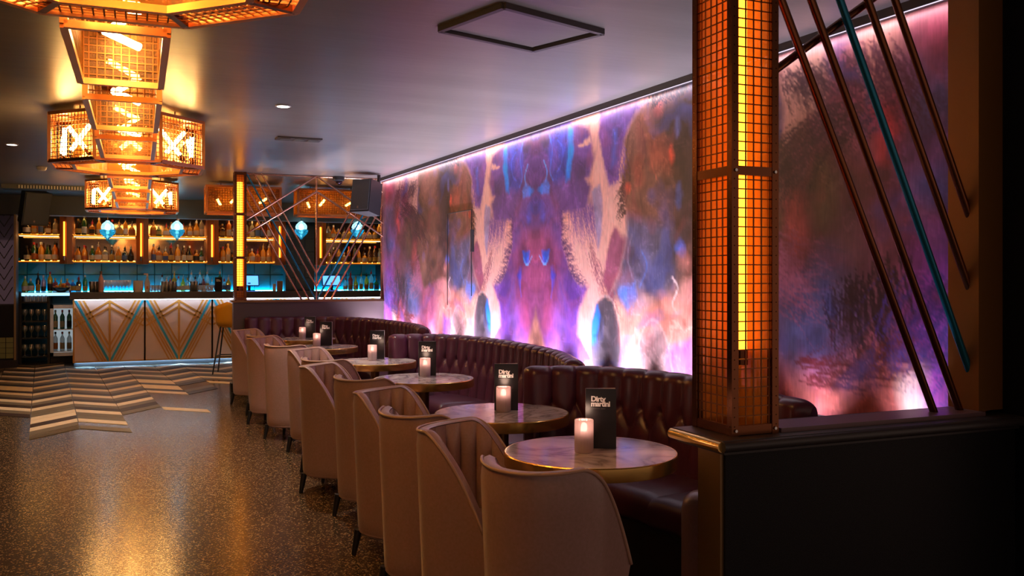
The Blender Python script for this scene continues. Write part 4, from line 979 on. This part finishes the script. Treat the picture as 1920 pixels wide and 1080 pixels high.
# downstand beam over the bar
tag(MB().box2((-6, 16.35, 2.47), (4.8, 16.6, CEIL)).build('trim_5', M['soffit']), 'dark grey downstand beam over the bar', None, None, 'structure')

# teal tiles of the back wall
tile_a = MB().add([(-0.145, 0, -0.145), (0.145, 0, -0.145), (0.145, 0, 0.145), (-0.145, 0, 0.145), (-0.14, -0.012, -0.14), (0.14, -0.012, -0.14), (0.14, -0.022, 0.14), (-0.14, -0.008, 0.14)], [(4, 5, 6), (4, 6, 7), (0, 1, 5, 4), (1, 2, 6, 5), (2, 3, 7, 6), (3, 0, 4, 7)]).mesh('tile', M['tile'])
tile_b = MB().add([(-0.145, 0, -0.145), (0.145, 0, -0.145), (0.145, 0, 0.145), (-0.145, 0, 0.145), (-0.14, -0.022, -0.14), (0.14, -0.008, -0.14), (0.14, -0.012, 0.14), (-0.14, -0.020, 0.14)], [(4, 5, 7), (5, 6, 7), (0, 1, 5, 4), (1, 2, 6, 5), (2, 3, 7, 6), (3, 0, 4, 7)]).mesh('tile', M['tile'])
for i in range(22):
    for j in range(2): link('tile', (tile_a, tile_b)[(i + j) % 2], wall_back, (-1.95 + i * 0.296, BACKY, 1.36 + j * 0.296))

# back counter and shelves
SY0, SY1 = 17.36, 17.72                  # shelf depth
bc = thing('back_counter', 'long back bar counter with a blue lit edge under the tiles', 'counter', (0.6, 17.4, 0))
MB().box2((-2.45, -0.30, 1.14), (4.2, 0.33, 1.20)).build('worktop', M['counter'], bc)
MB().box2((-2.42, -0.315, 1.145), (-0.9, -0.302, 1.195)).build('light_edge', M['edge_glow'], bc)
MB().box2((-2.42, 0.30, 1.20), (4.2, 0.325, 1.215)).build('light_strip', M['blue_glow'], bc)
MB().box2((-1.45, -0.25, 0.0), (4.2, 0.33, 1.14)).build('carcass', M['wall_dark'], bc)
zl = aty(200, 490, SY0).z; zu = aty(200, 441, SY0).z; ztop = 2.62
pil = [aty(u, 450, SY0).x for u in (124, 267, 399, 525, 601)]
xl, xr = aty(33, 450, SY0).x, aty(722, 450, SY0).x
bays = [(xl, pil[0]), (pil[0], pil[1]), (pil[1], pil[2]), (pil[2], pil[3]), (pil[4], xr)]
PWD = 0.10
for i, (a, b) in enumerate(bays):
    a2, b2 = a + (PWD if i else 0), b - (PWD if i < 4 else 0); mx_ = (a2 + b2) / 2; w = b2 - a2
    s_ = thing('bottle_shelf', f'amber lit two tier bottle shelf, {ORD[i]} bay from the left', 'shelf', (mx_, SY0, zl), 0, 'back bar shelves')
    for z in (0.0, zu - zl, ztop - zl):
        bd = MB().box2((-w / 2, 0, z - 0.03), (w / 2, SY1 - SY0, z)).build('shelf_board', M['shelf'], s_)
        MB().box2((-w / 2 + 0.01, -0.010, z - 0.014), (w / 2 - 0.01, -0.001, z - 0.006)).build('light_strip', M['shelf_glow'], bd)
        if z > 0.1: MB().box2((-w / 2 + 0.02, 0.045, z - 0.036), (w / 2 - 0.02, 0.06, z - 0.031)).build('light_strip', M['under_glow'], bd)
        if z < 0.8: MB().box2((-w / 2 + 0.02, 0.33, z + 0.001), (w / 2 - 0.02, 0.345, z + 0.016)).build('light_strip', M['shelf_back'], bd)
    MB().box2((-w / 2, SY1 - SY0 - 0.01, 0), (w / 2, SY1 - SY0 + 0.005, ztop - zl)).build('mirror_back', M['bronze_mirror'], s_)
for i, x in enumerate(pil):
    c = thing('light_column', f'copper back bar column with a glowing amber tube, {ORD[i]} from the left', 'lamp', (x, SY0 - 0.06, zl - 0.05), 0, 'amber columns between the shelves')
    H_ = ztop - zl + 0.05
    MB().prism([(-0.10, 0.02), (-0.012, -0.05), (0.0, -0.04), (0.012, -0.05), (0.10, 0.02), (0.10, 0.4), (-0.10, 0.4)], 0, H_).build('casing', M['pillar_wood'], c)
    MB().box2((-0.035, -0.075, 0.14), (-0.010, -0.05, H_ - 0.20)).build('tube_bulb', M['column_glow'], c)
    MB().tube((-0.022, -0.06, 0.06), (-0.022, -0.06, 0.14), 0.014, 8).build('socket', M['steel'], c)
# dark tiled niche between the columns
n0, n1 = pil[3] + 0.11, pil[4] - 0.11
nc = thing('tiled_pier', 'dark tiled pier between the two right amber columns', 'pier', ((n0 + n1) / 2, 17.40, 1.2))
MB().box2((-(n1 - n0) / 2, 0.012, 0), ((n1 - n0) / 2, 0.3, 1.5)).build('core', M['grout'], nc)
dk = mat('dark_tile', (0.008, 0.022, 0.026), 0.15)
tm = MB().box((0, 0, 0), ((n1 - n0) / 3 - 0.008, 0.024, 0.24)).mesh('tile', dk)
for i in range(3):
    for jj in range(6): link('tile', tm, nc, (-(n1 - n0) / 2 + (n1 - n0) * (i + 0.5) / 3, 0.005, 0.13 + jj * 0.248))

# teal glass pendants
def pendant(u, label):
    p = aty(u, 428, 16.25)
    o = thing('teal_pendant', label, 'lamp', p, 0, 'teal glass pendants over the bar')
    teal = M.setdefault('teal_glass', sheer('teal_glass', (0.008, 0.22, 0.34), 0.25, 0.1, 0.12, 0.6))
    MB().lathe([(0.02, -0.20), (0.03, -0.17), (0.10, -0.10), (0.125, -0.04), (0.12, -0.025)], 18, close=False).build('bowl', teal, o, True)
    MB().lathe([(0.09, -0.03), (0.105, 0.02), (0.085, 0.07), (0.05, 0.10), (0.02, 0.13)], 18, close=False).build('shade', M['clear'], o, True)
    MB().lathe([(0.002, -0.03), (0.032, -0.01), (0.042, 0.02), (0.03, 0.055), (0.012, 0.075)], 12).build('bulb', M['cyan_glow'], o, True)
    for k in range(10):
        t = k * math.pi / 5; MB().lathe([(0.002, -0.04), (0.008, -0.02), (0.002, 0)], 6, (0.115 * math.cos(t), 0.115 * math.sin(t), -0.045)).build('crystal', teal, o)
    MB().tube((0, 0, 0.12), (0, 0, 2.47 - p.z + 0.0 if False else CEIL - p.z), 0.005, 6).build('cord', M['dark_brass'], o)
for u, l in ((202, 'teal glass pendant lamp left of the bar middle'), (332, 'teal glass pendant lamp above the bar middle'), (565, 'teal glass pendant lamp before the dark tiled pier'), (670, 'teal glass pendant lamp at the right end of the bar')): pendant(u, l)

# ------------------------------------------------------------------ bottles
def sq(t, z): return 1.0 / max(abs(math.cos(t)), abs(math.sin(t))) ** 0.75
SHAPES = {
 'square': ([(0.036, 0), (0.038, 0.004), (0.038, 0.135), (0.030, 0.155), (0.013, 0.172), (0.013, 0.215)], sq, 0.215),
 'round': ([(0.036, 0), (0.038, 0.005), (0.038, 0.17), (0.030, 0.20), (0.014, 0.225), (0.013, 0.275)], None, 0.275),
 'squat': ([(0.048, 0), (0.052, 0.01), (0.050, 0.09), (0.036, 0.13), (0.014, 0.15), (0.014, 0.19)], None, 0.19),
 'tall': ([(0.033, 0), (0.035, 0.005), (0.036, 0.20), (0.022, 0.235), (0.012, 0.25), (0.012, 0.30)], None, 0.30),
 'flask': ([(0.030, 0), (0.044, 0.02), (0.046, 0.10), (0.036, 0.15), (0.016, 0.185), (0.013, 0.24)], None, 0.24)}
GC = {'amber': (0.85, 0.36, 0.03), 'golden': (0.95, 0.55, 0.06), 'brown': (0.20, 0.07, 0.02), 'clear': (0.62, 0.66, 0.68), 'green': (0.04, 0.22, 0.06), 'dark': (0.02, 0.016, 0.02), 'red': (0.70, 0.05, 0.04), 'pink': (0.75, 0.30, 0.32), 'yellow': (0.75, 0.55, 0.05), 'blue': (0.05, 0.28, 0.75)}
GM = {k: sheer('glass_' + k, c, 0.20 if k != 'clear' else 0.5, 0.08, 0.14, 0.6) for k, c in GC.items()}
CAPC = {'black': (0.015, 0.015, 0.018), 'gold': (0.6, 0.4, 0.12), 'red': (0.5, 0.03, 0.03), 'white': (0.7, 0.68, 0.65), 'steel': (0.6, 0.6, 0.6)}
CM = {k: mat('cap_' + k, c, 0.35, 0.8 if k in ('gold', 'steel') else 0) for k, c in CAPC.items()}
LC = {'cream': (0.70, 0.58, 0.40), 'white': (0.75, 0.72, 0.70), 'black': (0.03, 0.03, 0.03), 'rust': (0.50, 0.16, 0.05), 'blue': (0.08, 0.15, 0.40), 'gold': (0.55, 0.36, 0.08)}
LM = {k: mat('label_' + k, c, 0.6) for k, c in LC.items()}
_bm = {}
def bottle_mesh(shape, glass):
    k = (shape, glass)
    if k not in _bm:
        pr, rf, h = SHAPES[shape]
        f = (lambda t, z: rf(t, z) if z < 0.15 else 1) if rf else None
        _bm[k] = MB().lathe(pr, 14 if not rf else 16, rf=f).mesh('liquor_bottle', GM[glass], True, 35)
    return _bm[k]
_cm = {}
def cap_mesh(shape, cap, pour):
    k = (shape, cap, pour)
    if k not in _cm:
        h = SHAPES[shape][2]; mb = MB().lathe([(0.0155, h - 0.025), (0.0155, h + 0.008), (0.012, h + 0.012)], 10)
        if pour: mb.tube((0, 0, h + 0.01), (0.008, 0, h + 0.05), 0.005, 6, 0.003)
        _cm[k] = mb.mesh('cap', CM[cap])
    return _cm[k]
_lm = {}
def label_mesh(shape, lab):
    k = (shape, lab)
    if k not in _lm:
        pr, rf, h = SHAPES[shape]; r = max(p[0] for p in pr) + 0.0012; z1 = 0.10 if shape != 'tall' else 0.13
        _lm[k] = MB().lathe([(r, 0.03), (r, z1)], 14 if not rf else 16, rf=rf, close=False).mesh('paper_label', LM[lab], True, 35)
    return _lm[k]
rb = random.Random(21)
def bottle(p, where, glass=None, shape=None, scale=None, group='bottles behind the bar', pour=None):
    glass = glass or rb.choice(['amber', 'golden', 'golden', 'golden', 'amber', 'brown', 'clear', 'clear', 'green', 'clear', 'dark', 'golden'])
    shape = shape or rb.choice(list(SHAPES)); cap = rb.choice(list(CM)); lab = rb.choice(['cream', 'cream', 'white', 'white', 'black', 'rust', 'gold', 'blue']); pour = rb.random() < 0.4 if pour is None else pour
    o = link('liquor_bottle', bottle_mesh(shape, glass), None, p, rb.uniform(-0.5, 0.5)); s_ = scale or rb.uniform(0.95, 1.2); o.scale = (s_, s_, s_)
    tag(o, f'{glass} bottle, {cap} cap, {where}', 'bottle', group)
    link('cap', cap_mesh(shape, cap, pour), o); link('paper_label', label_mesh(shape, lab), o); return o
def row(x0, x1, y, z, n, where, glasses=None, **kw):
    for i in range(n):
        x = x0 + (x1 - x0) * (i + 0.5) / n + rb.uniform(-0.12, 0.12) * (x1 - x0) / n
        bottle((x, y + rb.uniform(-0.02, 0.02), z), f'{ORD[i]} from left {where}', glasses[i % len(glasses)] if glasses else None, **kw)
BN = ['first', 'second', 'third', 'fourth', 'fifth']
for i, (a, b) in enumerate(bays):
    a2, b2 = a + (0.13 if i else 0.08), b - (0.13 if i < 4 else 0.03); n = max(4, int((b2 - a2) / 0.098))
    row(a2, b2, SY0 + 0.13, zu, n, f'on upper shelf, {BN[i]} bay')
    row(a2, b2, SY0 + 0.13, zl, n, f'on lower shelf, {BN[i]} bay')
# on the back counter
xa, xb = aty(35, 540, 17.3).x, aty(165, 540, 17.3).x
row(xa + 0.05, xb, 17.32, 1.20, 11, 'on the blue lit back counter', ['yellow', 'green', 'dark', 'pink', 'amber', 'red', 'amber', 'red', 'blue', 'dark', 'green'])
xa, xb = aty(300, 540, 17.3).x, aty(432, 540, 17.3).x
row(xa, xb, 17.40, 1.20, 17, 'on counter behind the bar middle', ['clear', 'green', 'clear', 'amber', 'clear', 'yellow', 'clear', 'clear', 'pink', 'clear', 'red', 'clear', 'clear'], pour=True)
xa, xb = aty(645, 540, 17.3).x, aty(712, 540, 17.3).x
row(xa, xb, 17.40, 1.20, 7, 'on the back counter at the right', ['clear', 'red', 'golden', 'clear', 'golden', 'clear', 'green'], pour=True)

# ------------------------------------------------------------------ things on the bar top
CT = 1.215; CY = BARY + 0.42
GL = MB().lathe([(0.030, 0), (0.036, 0.004), (0.040, 0.11), (0.038, 0.11), (0.034, 0.008)], 14, close=False).mesh('tumbler', M['clear'], True, 40)
STEM = MB().lathe([(0.036, 0), (0.034, 0.004), (0.005, 0.012), (0.004, 0.08), (0.022, 0.10), (0.042, 0.14), (0.040, 0.18), (0.034, 0.20)], 14, close=False).mesh('wine_glass', M['clear'], True, 50)
SHK = MB().lathe([(0.030, 0), (0.034, 0.005), (0.044, 0.17), (0.044, 0.175), (0.040, 0.17)], 16, close=False).mesh('shaker_tin', M['steel'], True, 40)
def glassware(name, me_, x, y, z, label, cat, group): return tag(link(name, me_, None, (x, y, z), 0.3), label, cat, group)
def xb_(u): return aty(u, 545, CY).x
for i, u in enumerate((172, 179, 186)): glassware('shaker_tin', SHK, xb_(u), CY - 0.05, CT, f'steel cocktail tin on the bar left of the spray bottle, {ORD[i]} from the left', 'shaker', 'shaker tins on the bar')
for i, u in enumerate((306, 313, 320, 327, 360, 367)): glassware('shaker_tin', SHK, xb_(u), CY - 0.02 * (i % 2), CT, f'steel cocktail tin on the bar middle, {ORD[i]} from the left', 'shaker', 'shaker tins on the bar')
for i in range(8): glassware('wine_glass', STEM, xb_(196 + i * 6.5), CY - 0.10 + 0.09 * (i % 2), CT, f'clear stemmed glass on the bar left of the paper roll, {ORD[i]} from the left', 'glass', 'glasses on the bar')
for i in range(5): glassware('tumbler', GL, xb_(281 + i * 6), CY - 0.08 * (i % 2), CT, f'clear tumbler beside the white spray bottle, {ORD[i]} from the left', 'glass', 'glasses on the bar')
for i in range(4): glassware('tumbler', GL, xb_(375 + i * 7), CY - 0.08 * (i % 2), CT, f'clear tumbler right of the bar middle, {ORD[i]} from the left', 'glass', 'glasses on the bar')
r_ = thing('paper_roll', 'mauve white paper roll standing on the bar', 'roll', (xb_(259), CY - 0.1, CT))
MB().lathe([(0.075, 0), (0.078, 0.004), (0.078, 0.185), (0.075, 0.19), (0.02, 0.19), (0.02, 0.15)], 24).build('paper', M['paper'], r_, True, 40)
MB().lathe([(0.022, 0.0), (0.022, 0.192)], 12, close=False).build('core_tube', M['shelf'], r_)
def spray(u, label, m):
    o = thing('spray_bottle', label, 'bottle', (xb_(u), CY - 0.12, CT))
    MB().lathe([(0.040, 0), (0.043, 0.01), (0.043, 0.15), (0.034, 0.19), (0.016, 0.22), (0.015, 0.25)], 18).build('body', m, o, True, 40)
    MB().box((0, 0, 0.28), (0.03, 0.03, 0.05)).box((-0.02, 0, 0.30), (0.07, 0.026, 0.025)).build('trigger_head', M['white'], o)
    MB().box((0, -0.044, 0.07), (0.03, 0.004, 0.05)).build('paper_label', LM['rust'], o)
spray(276, 'white trigger spray bottle on the bar', M['paper'])
o = thing('wine_bottle', 'pale pink sealed bottle standing on the left of the bar', 'bottle', (xb_(190), CY - 0.12, CT))
MB().lathe([(0.040, 0), (0.043, 0.006), (0.043, 0.19), (0.03, 0.24), (0.015, 0.28), (0.014, 0.34)], 18).build('glass', mat('pink_bottle', (0.62, 0.32, 0.30), 0.3), o, True, 40)
MB().lathe([(0.0165, 0.29), (0.0165, 0.345)], 12).build('foil', M['gold_edge'], o)
for u, lb in ((402, 'black menu card standing on the bar right of the glasses'),):
    menu(lb, (xb_(u), CY - 0.12, CT), -YAW, 30)
mats_ = [('napkin_holder', 522, 0.10, 0.18, M['dark_brass'], 'dark wooden napkin box on the bar behind the far screen'), ('card_stand', 512, 0.05, 0.13, M['card_white'], 'white card standing beside the napkin box'), ]
for n, u, w, h_, m, lb in mats_:
    o = thing(n, lb, n.split('_')[0] + (' box' if 'napkin' in n else ' stand'), (xb_(u), CY - 0.15, CT))
    MB().box2((-w / 2, -0.04, 0), (w / 2, 0.04, 0.012)).build('base', m, o); MB().box2((-w / 2, -0.035, 0.012), (w / 2, 0.02, h_)).build('panel', m, o)
def till(u, label):
    p = xb_(u) ; o = thing('till', label, 'till', (p, 17.35, 1.20))
    MB().box2((-0.10, -0.08, 0), (0.10, 0.10, 0.02)).build('foot', M['plastic'], o)
    MB().bar((0, 0.02, 0.01), (0, 0.02, 0.16), 0.05, 0.03).build('neck', M['plastic'], o)
    k = MB().bar((0, 0.02, 0.10), (0, 0.09, 0.30), 0.36, 0.03, up=(0, -1, 0)); k.build('case', M['plastic'], o)
    MB().bar((0, 0.000, 0.115), (0, 0.066, 0.288), 0.33, 0.008, up=(0, -1, 0)).build('screen', M['screen_blue'], o)
till(478, 'till with a blue lit screen beside the far lantern post'); till(640, 'till with a blue screen behind the far screen, right side')
# fruit bowl and tray at the left end
fb = aty(112, 548, 16.9); BZ = 1.2
bowl = thing('fruit_bowl', 'dark wire fruit bowl on the back counter at the left', 'bowl', (fb.x, 17.2, BZ))
MB().lathe([(0.05, 0), (0.06, 0.004), (0.12, 0.05), (0.14, 0.085), (0.134, 0.085), (0.11, 0.05), (0.05, 0.012)], 20).build('dish', M['black_wood'], bowl, True, 40)
MB().lathe([(0.137, 0.082), (0.143, 0.086), (0.137, 0.092)], 20, close=False).build('rim', M['dark_brass'], bowl)
for i, (dx, dy, dz, m, nm, col) in enumerate(((-0.06, 0, 0.085, 'orange', 'orange', 'left'), (0.04, -0.02, 0.12, 'orange', 'orange', 'top'), (0.0, 0.06, 0.085, 'orange', 'orange', 'rear'), (0.075, 0.02, 0.075, 'lime', 'lime', 'right'), (-0.01, -0.07, 0.07, 'lime', 'lime', 'front'))):
    f_ = tag(link(nm, MB().lathe([(0.004, -0.04), (0.024, -0.034), (0.038, -0.015), (0.041, 0.0), (0.038, 0.015), (0.024, 0.034), (0.004, 0.039)], 14).mesh(nm, M[m], True), None, (fb.x + dx, 17.2 + dy, BZ + dz)), f'{nm} in the {col} of the dark fruit bowl', 'fruit', 'fruit in the bowl')
    MB().lathe([(0.005, 0.039), (0.003, 0.044)], 6).build('stem', M['black_wood'], f_)
# glass rack and fridge under the back counter, left of the bar
gx0, gx1 = aty(38, 600, 17.05).x, aty(91, 600, 17.05).x
rk = thing('glass_rack', 'black open rack of glasses left of the fridge', 'rack', ((gx0 + gx1) / 2, 17.05, 0)); w = gx1 - gx0
for x in (-w / 2, w / 2): MB().box2((x - 0.02, 0, 0), (x + 0.02, 0.5, 1.13)).build('side', M['black_wood'], rk)
SZ = [aty(60, v_, 17.1).z for v_ in (668, 633, 602, 566)]
SZ[0] = max(SZ[0], 0.12)
for z in SZ: MB().box2((-w / 2, 0, z - 0.02), (w / 2, 0.5, z)).build('shelf_board', M['black_wood'], rk)
RN = ['bottom', 'middle', 'upper']
for r3, z in enumerate(SZ[:3]):
    for i in range(4): glassware('wine_glass', STEM, (gx0 + gx1) / 2 - w / 2 + w * (i + 0.6) / 4.3, 17.14, z, f'stemmed glass on the {RN[r3]} shelf of the black rack, {ORD[i]} from the left', 'glass', 'glasses in the rack')
for i in range(6): glassware('tumbler', GL, gx0 + 0.08 + (gx1 - gx0 - 0.12) * i / 5, 17.12, SZ[3], f'tumbler on the top shelf of the black rack, {ORD[i]} from the left', 'glass', 'tumblers in the rack')
fx0, fx1 = aty(94, 600, 17.05).x, aty(150, 600, 17.05).x
ftop, fbot = aty(100, 572, 17.05).z, max(0.08, aty(100, 668, 17.05).z); fw = fx1 - fx0
fr_ = thing('bottle_fridge', 'steel framed glass fridge with champagne bottles beside the bar', 'fridge', ((fx0 + fx1) / 2, 17.05, 0))
for lo, hi, nm in (((-fw / 2, 0, fbot), (-fw / 2 + 0.05, 0.05, ftop), 'door_frame'), ((fw / 2 - 0.05, 0, fbot), (fw / 2, 0.05, ftop), 'door_frame'), ((-fw / 2, 0, ftop - 0.06), (fw / 2, 0.05, ftop), 'door_frame'), ((-fw / 2, 0, fbot), (fw / 2, 0.05, fbot + 0.06), 'door_frame')): MB().box2(lo, hi).build(nm, M['steel'], fr_)
MB().box2((-fw / 2, 0.47, fbot), (fw / 2, 0.5, ftop)).build('back_light', M['fridge_light'], fr_)
for x in (-fw / 2, fw / 2 - 0.02): MB().box2((x, 0.05, fbot), (x + 0.02, 0.5, ftop)).build('side', M['plastic'], fr_)
fz = [fbot + 0.08, (fbot + ftop) / 2 + 0.02]
for z in fz + [ftop]: MB().box2((-fw / 2, 0.06, z - 0.015), (fw / 2, 0.47, z)).build('shelf_board', M['steel'], fr_)
MB().box2((-fw / 2, 0.06, 0), (fw / 2, 0.5, fbot)).build('plinth', M['plinth'], fr_)
for r3, z in enumerate(fz):
    for i in range(4): bottle(((fx0 + fx1) / 2 - fw / 2 + fw * (i + 0.65) / 4.3, 17.2, z), f'{ORD[i]} from left on {("lower", "upper")[r3]} fridge shelf', 'green' if r3 else 'clear', 'tall', 1.05, 'bottles in the fridge', False)

# ------------------------------------------------------------------ mirrored pier at the left edge
pe = thing('mirror_pier', 'pier with zigzag mirror and black panelling at the left edge', 'pier', (-2.3, 16.37, 0))
RX = 0.48
MB().box2((-0.9, 0.03, 0), (RX, 0.30, CEIL)).build('core', M['wall_dark'], pe)
zt, zm, zb_ = aty(20, 400, 16.37).z, aty(20, 570, 16.37).z, aty(20, 690, 16.37).z
MB().box2((-0.9, 0.012, zm), (RX - 0.03, 0.03, 2.45)).build('mirror', M['mirror'], pe)
for k in range(9):
    x = RX - 0.05; z = zm + 0.05 + 0.17 * k
    MB().bar((x - 0.30, 0.006, z + 0.30), (x - 0.12, 0.006, z), 0.012, 0.012).build('zigzag_strip', M['black_wood'], pe)
    MB().bar((x - 0.12, 0.006, z), (x, 0.006, z + 0.22), 0.012, 0.012).build('zigzag_strip', M['black_wood'], pe)
MB().box2((RX - 0.03, -0.01, 0), (RX, 0.03, CEIL)).build('edge_trim', M['gold_edge'], pe)
for k in range(6): MB().box2((-0.9 + 0.23 * k, 0.0, 0.12), (-0.9 + 0.23 * k + 0.22, 0.03, zm - 0.02)).build('black_panel', M['black_gloss'], pe)
for i in range(3):
    for jj in range(4): MB().box2((RX - 0.36 + 0.11 * i, -0.012, 0.16 + 0.085 * jj), (RX - 0.36 + 0.11 * i + 0.10, 0.0, 0.16 + 0.085 * jj + 0.078)).build('tile', M['olive_tile'], pe)
MB().box2((-0.9, -0.02, 0), (RX + 0.01, 0.03, 0.13)).build('baseboard', M['plinth'], pe)

# ------------------------------------------------------------------ mustard bar stool
st_p = atz(424, 700, 0)
bs = thing('bar_stool', 'mustard velvet bar stool with black legs behind the far half wall', 'stool', (st_p.x + 0.05, st_p.y, 0), math.radians(75))
vs = []; n = 20; rows = 6
for i in range(n + 1):
    a = math.radians(-125 + 250 * i / n); hgt = 1.09 - 0.16 * abs(i / n - 0.5) * 2
    for k in range(rows):
        f = k / (rows - 1); rr_ = 0.17 + 0.045 * f; vs.append((-rr_ * math.cos(a), rr_ * math.sin(a), 0.74 + (hgt - 0.74) * f))
k = MB().add(vs, [(a * rows + b, (a + 1) * rows + b, (a + 1) * rows + b + 1, a * rows + b + 1) for a in range(n) for b in range(rows - 1)])
ob = k.build('bucket_back', M['yellow'], bs, True); md = ob.modifiers.new('thick', 'SOLIDIFY'); md.thickness = 0.035; md.offset = 0
MB().lathe([(0.10, 0.70), (0.17, 0.72), (0.185, 0.76), (0.175, 0.80), (0.10, 0.815), (0.002, 0.815)], 24).build('seat', M['yellow'], bs, True, 50)
for x in (-1, 1):
    for y in (-1, 1): MB().tube((0.11 * x, 0.11 * y, 0.72), (0.21 * x, 0.21 * y, 0), 0.013, 10, 0.010).build('leg', M['plastic'], bs, True, 40)
f_ = [(0.175, 0.175, 0.27), (-0.175, 0.175, 0.27), (-0.175, -0.175, 0.27), (0.175, -0.175, 0.27)]
for i in range(4): MB().tube(f_[i], f_[(i + 1) % 4], 0.009, 8).build('foot_rail', M['plastic'], bs, True, 40)
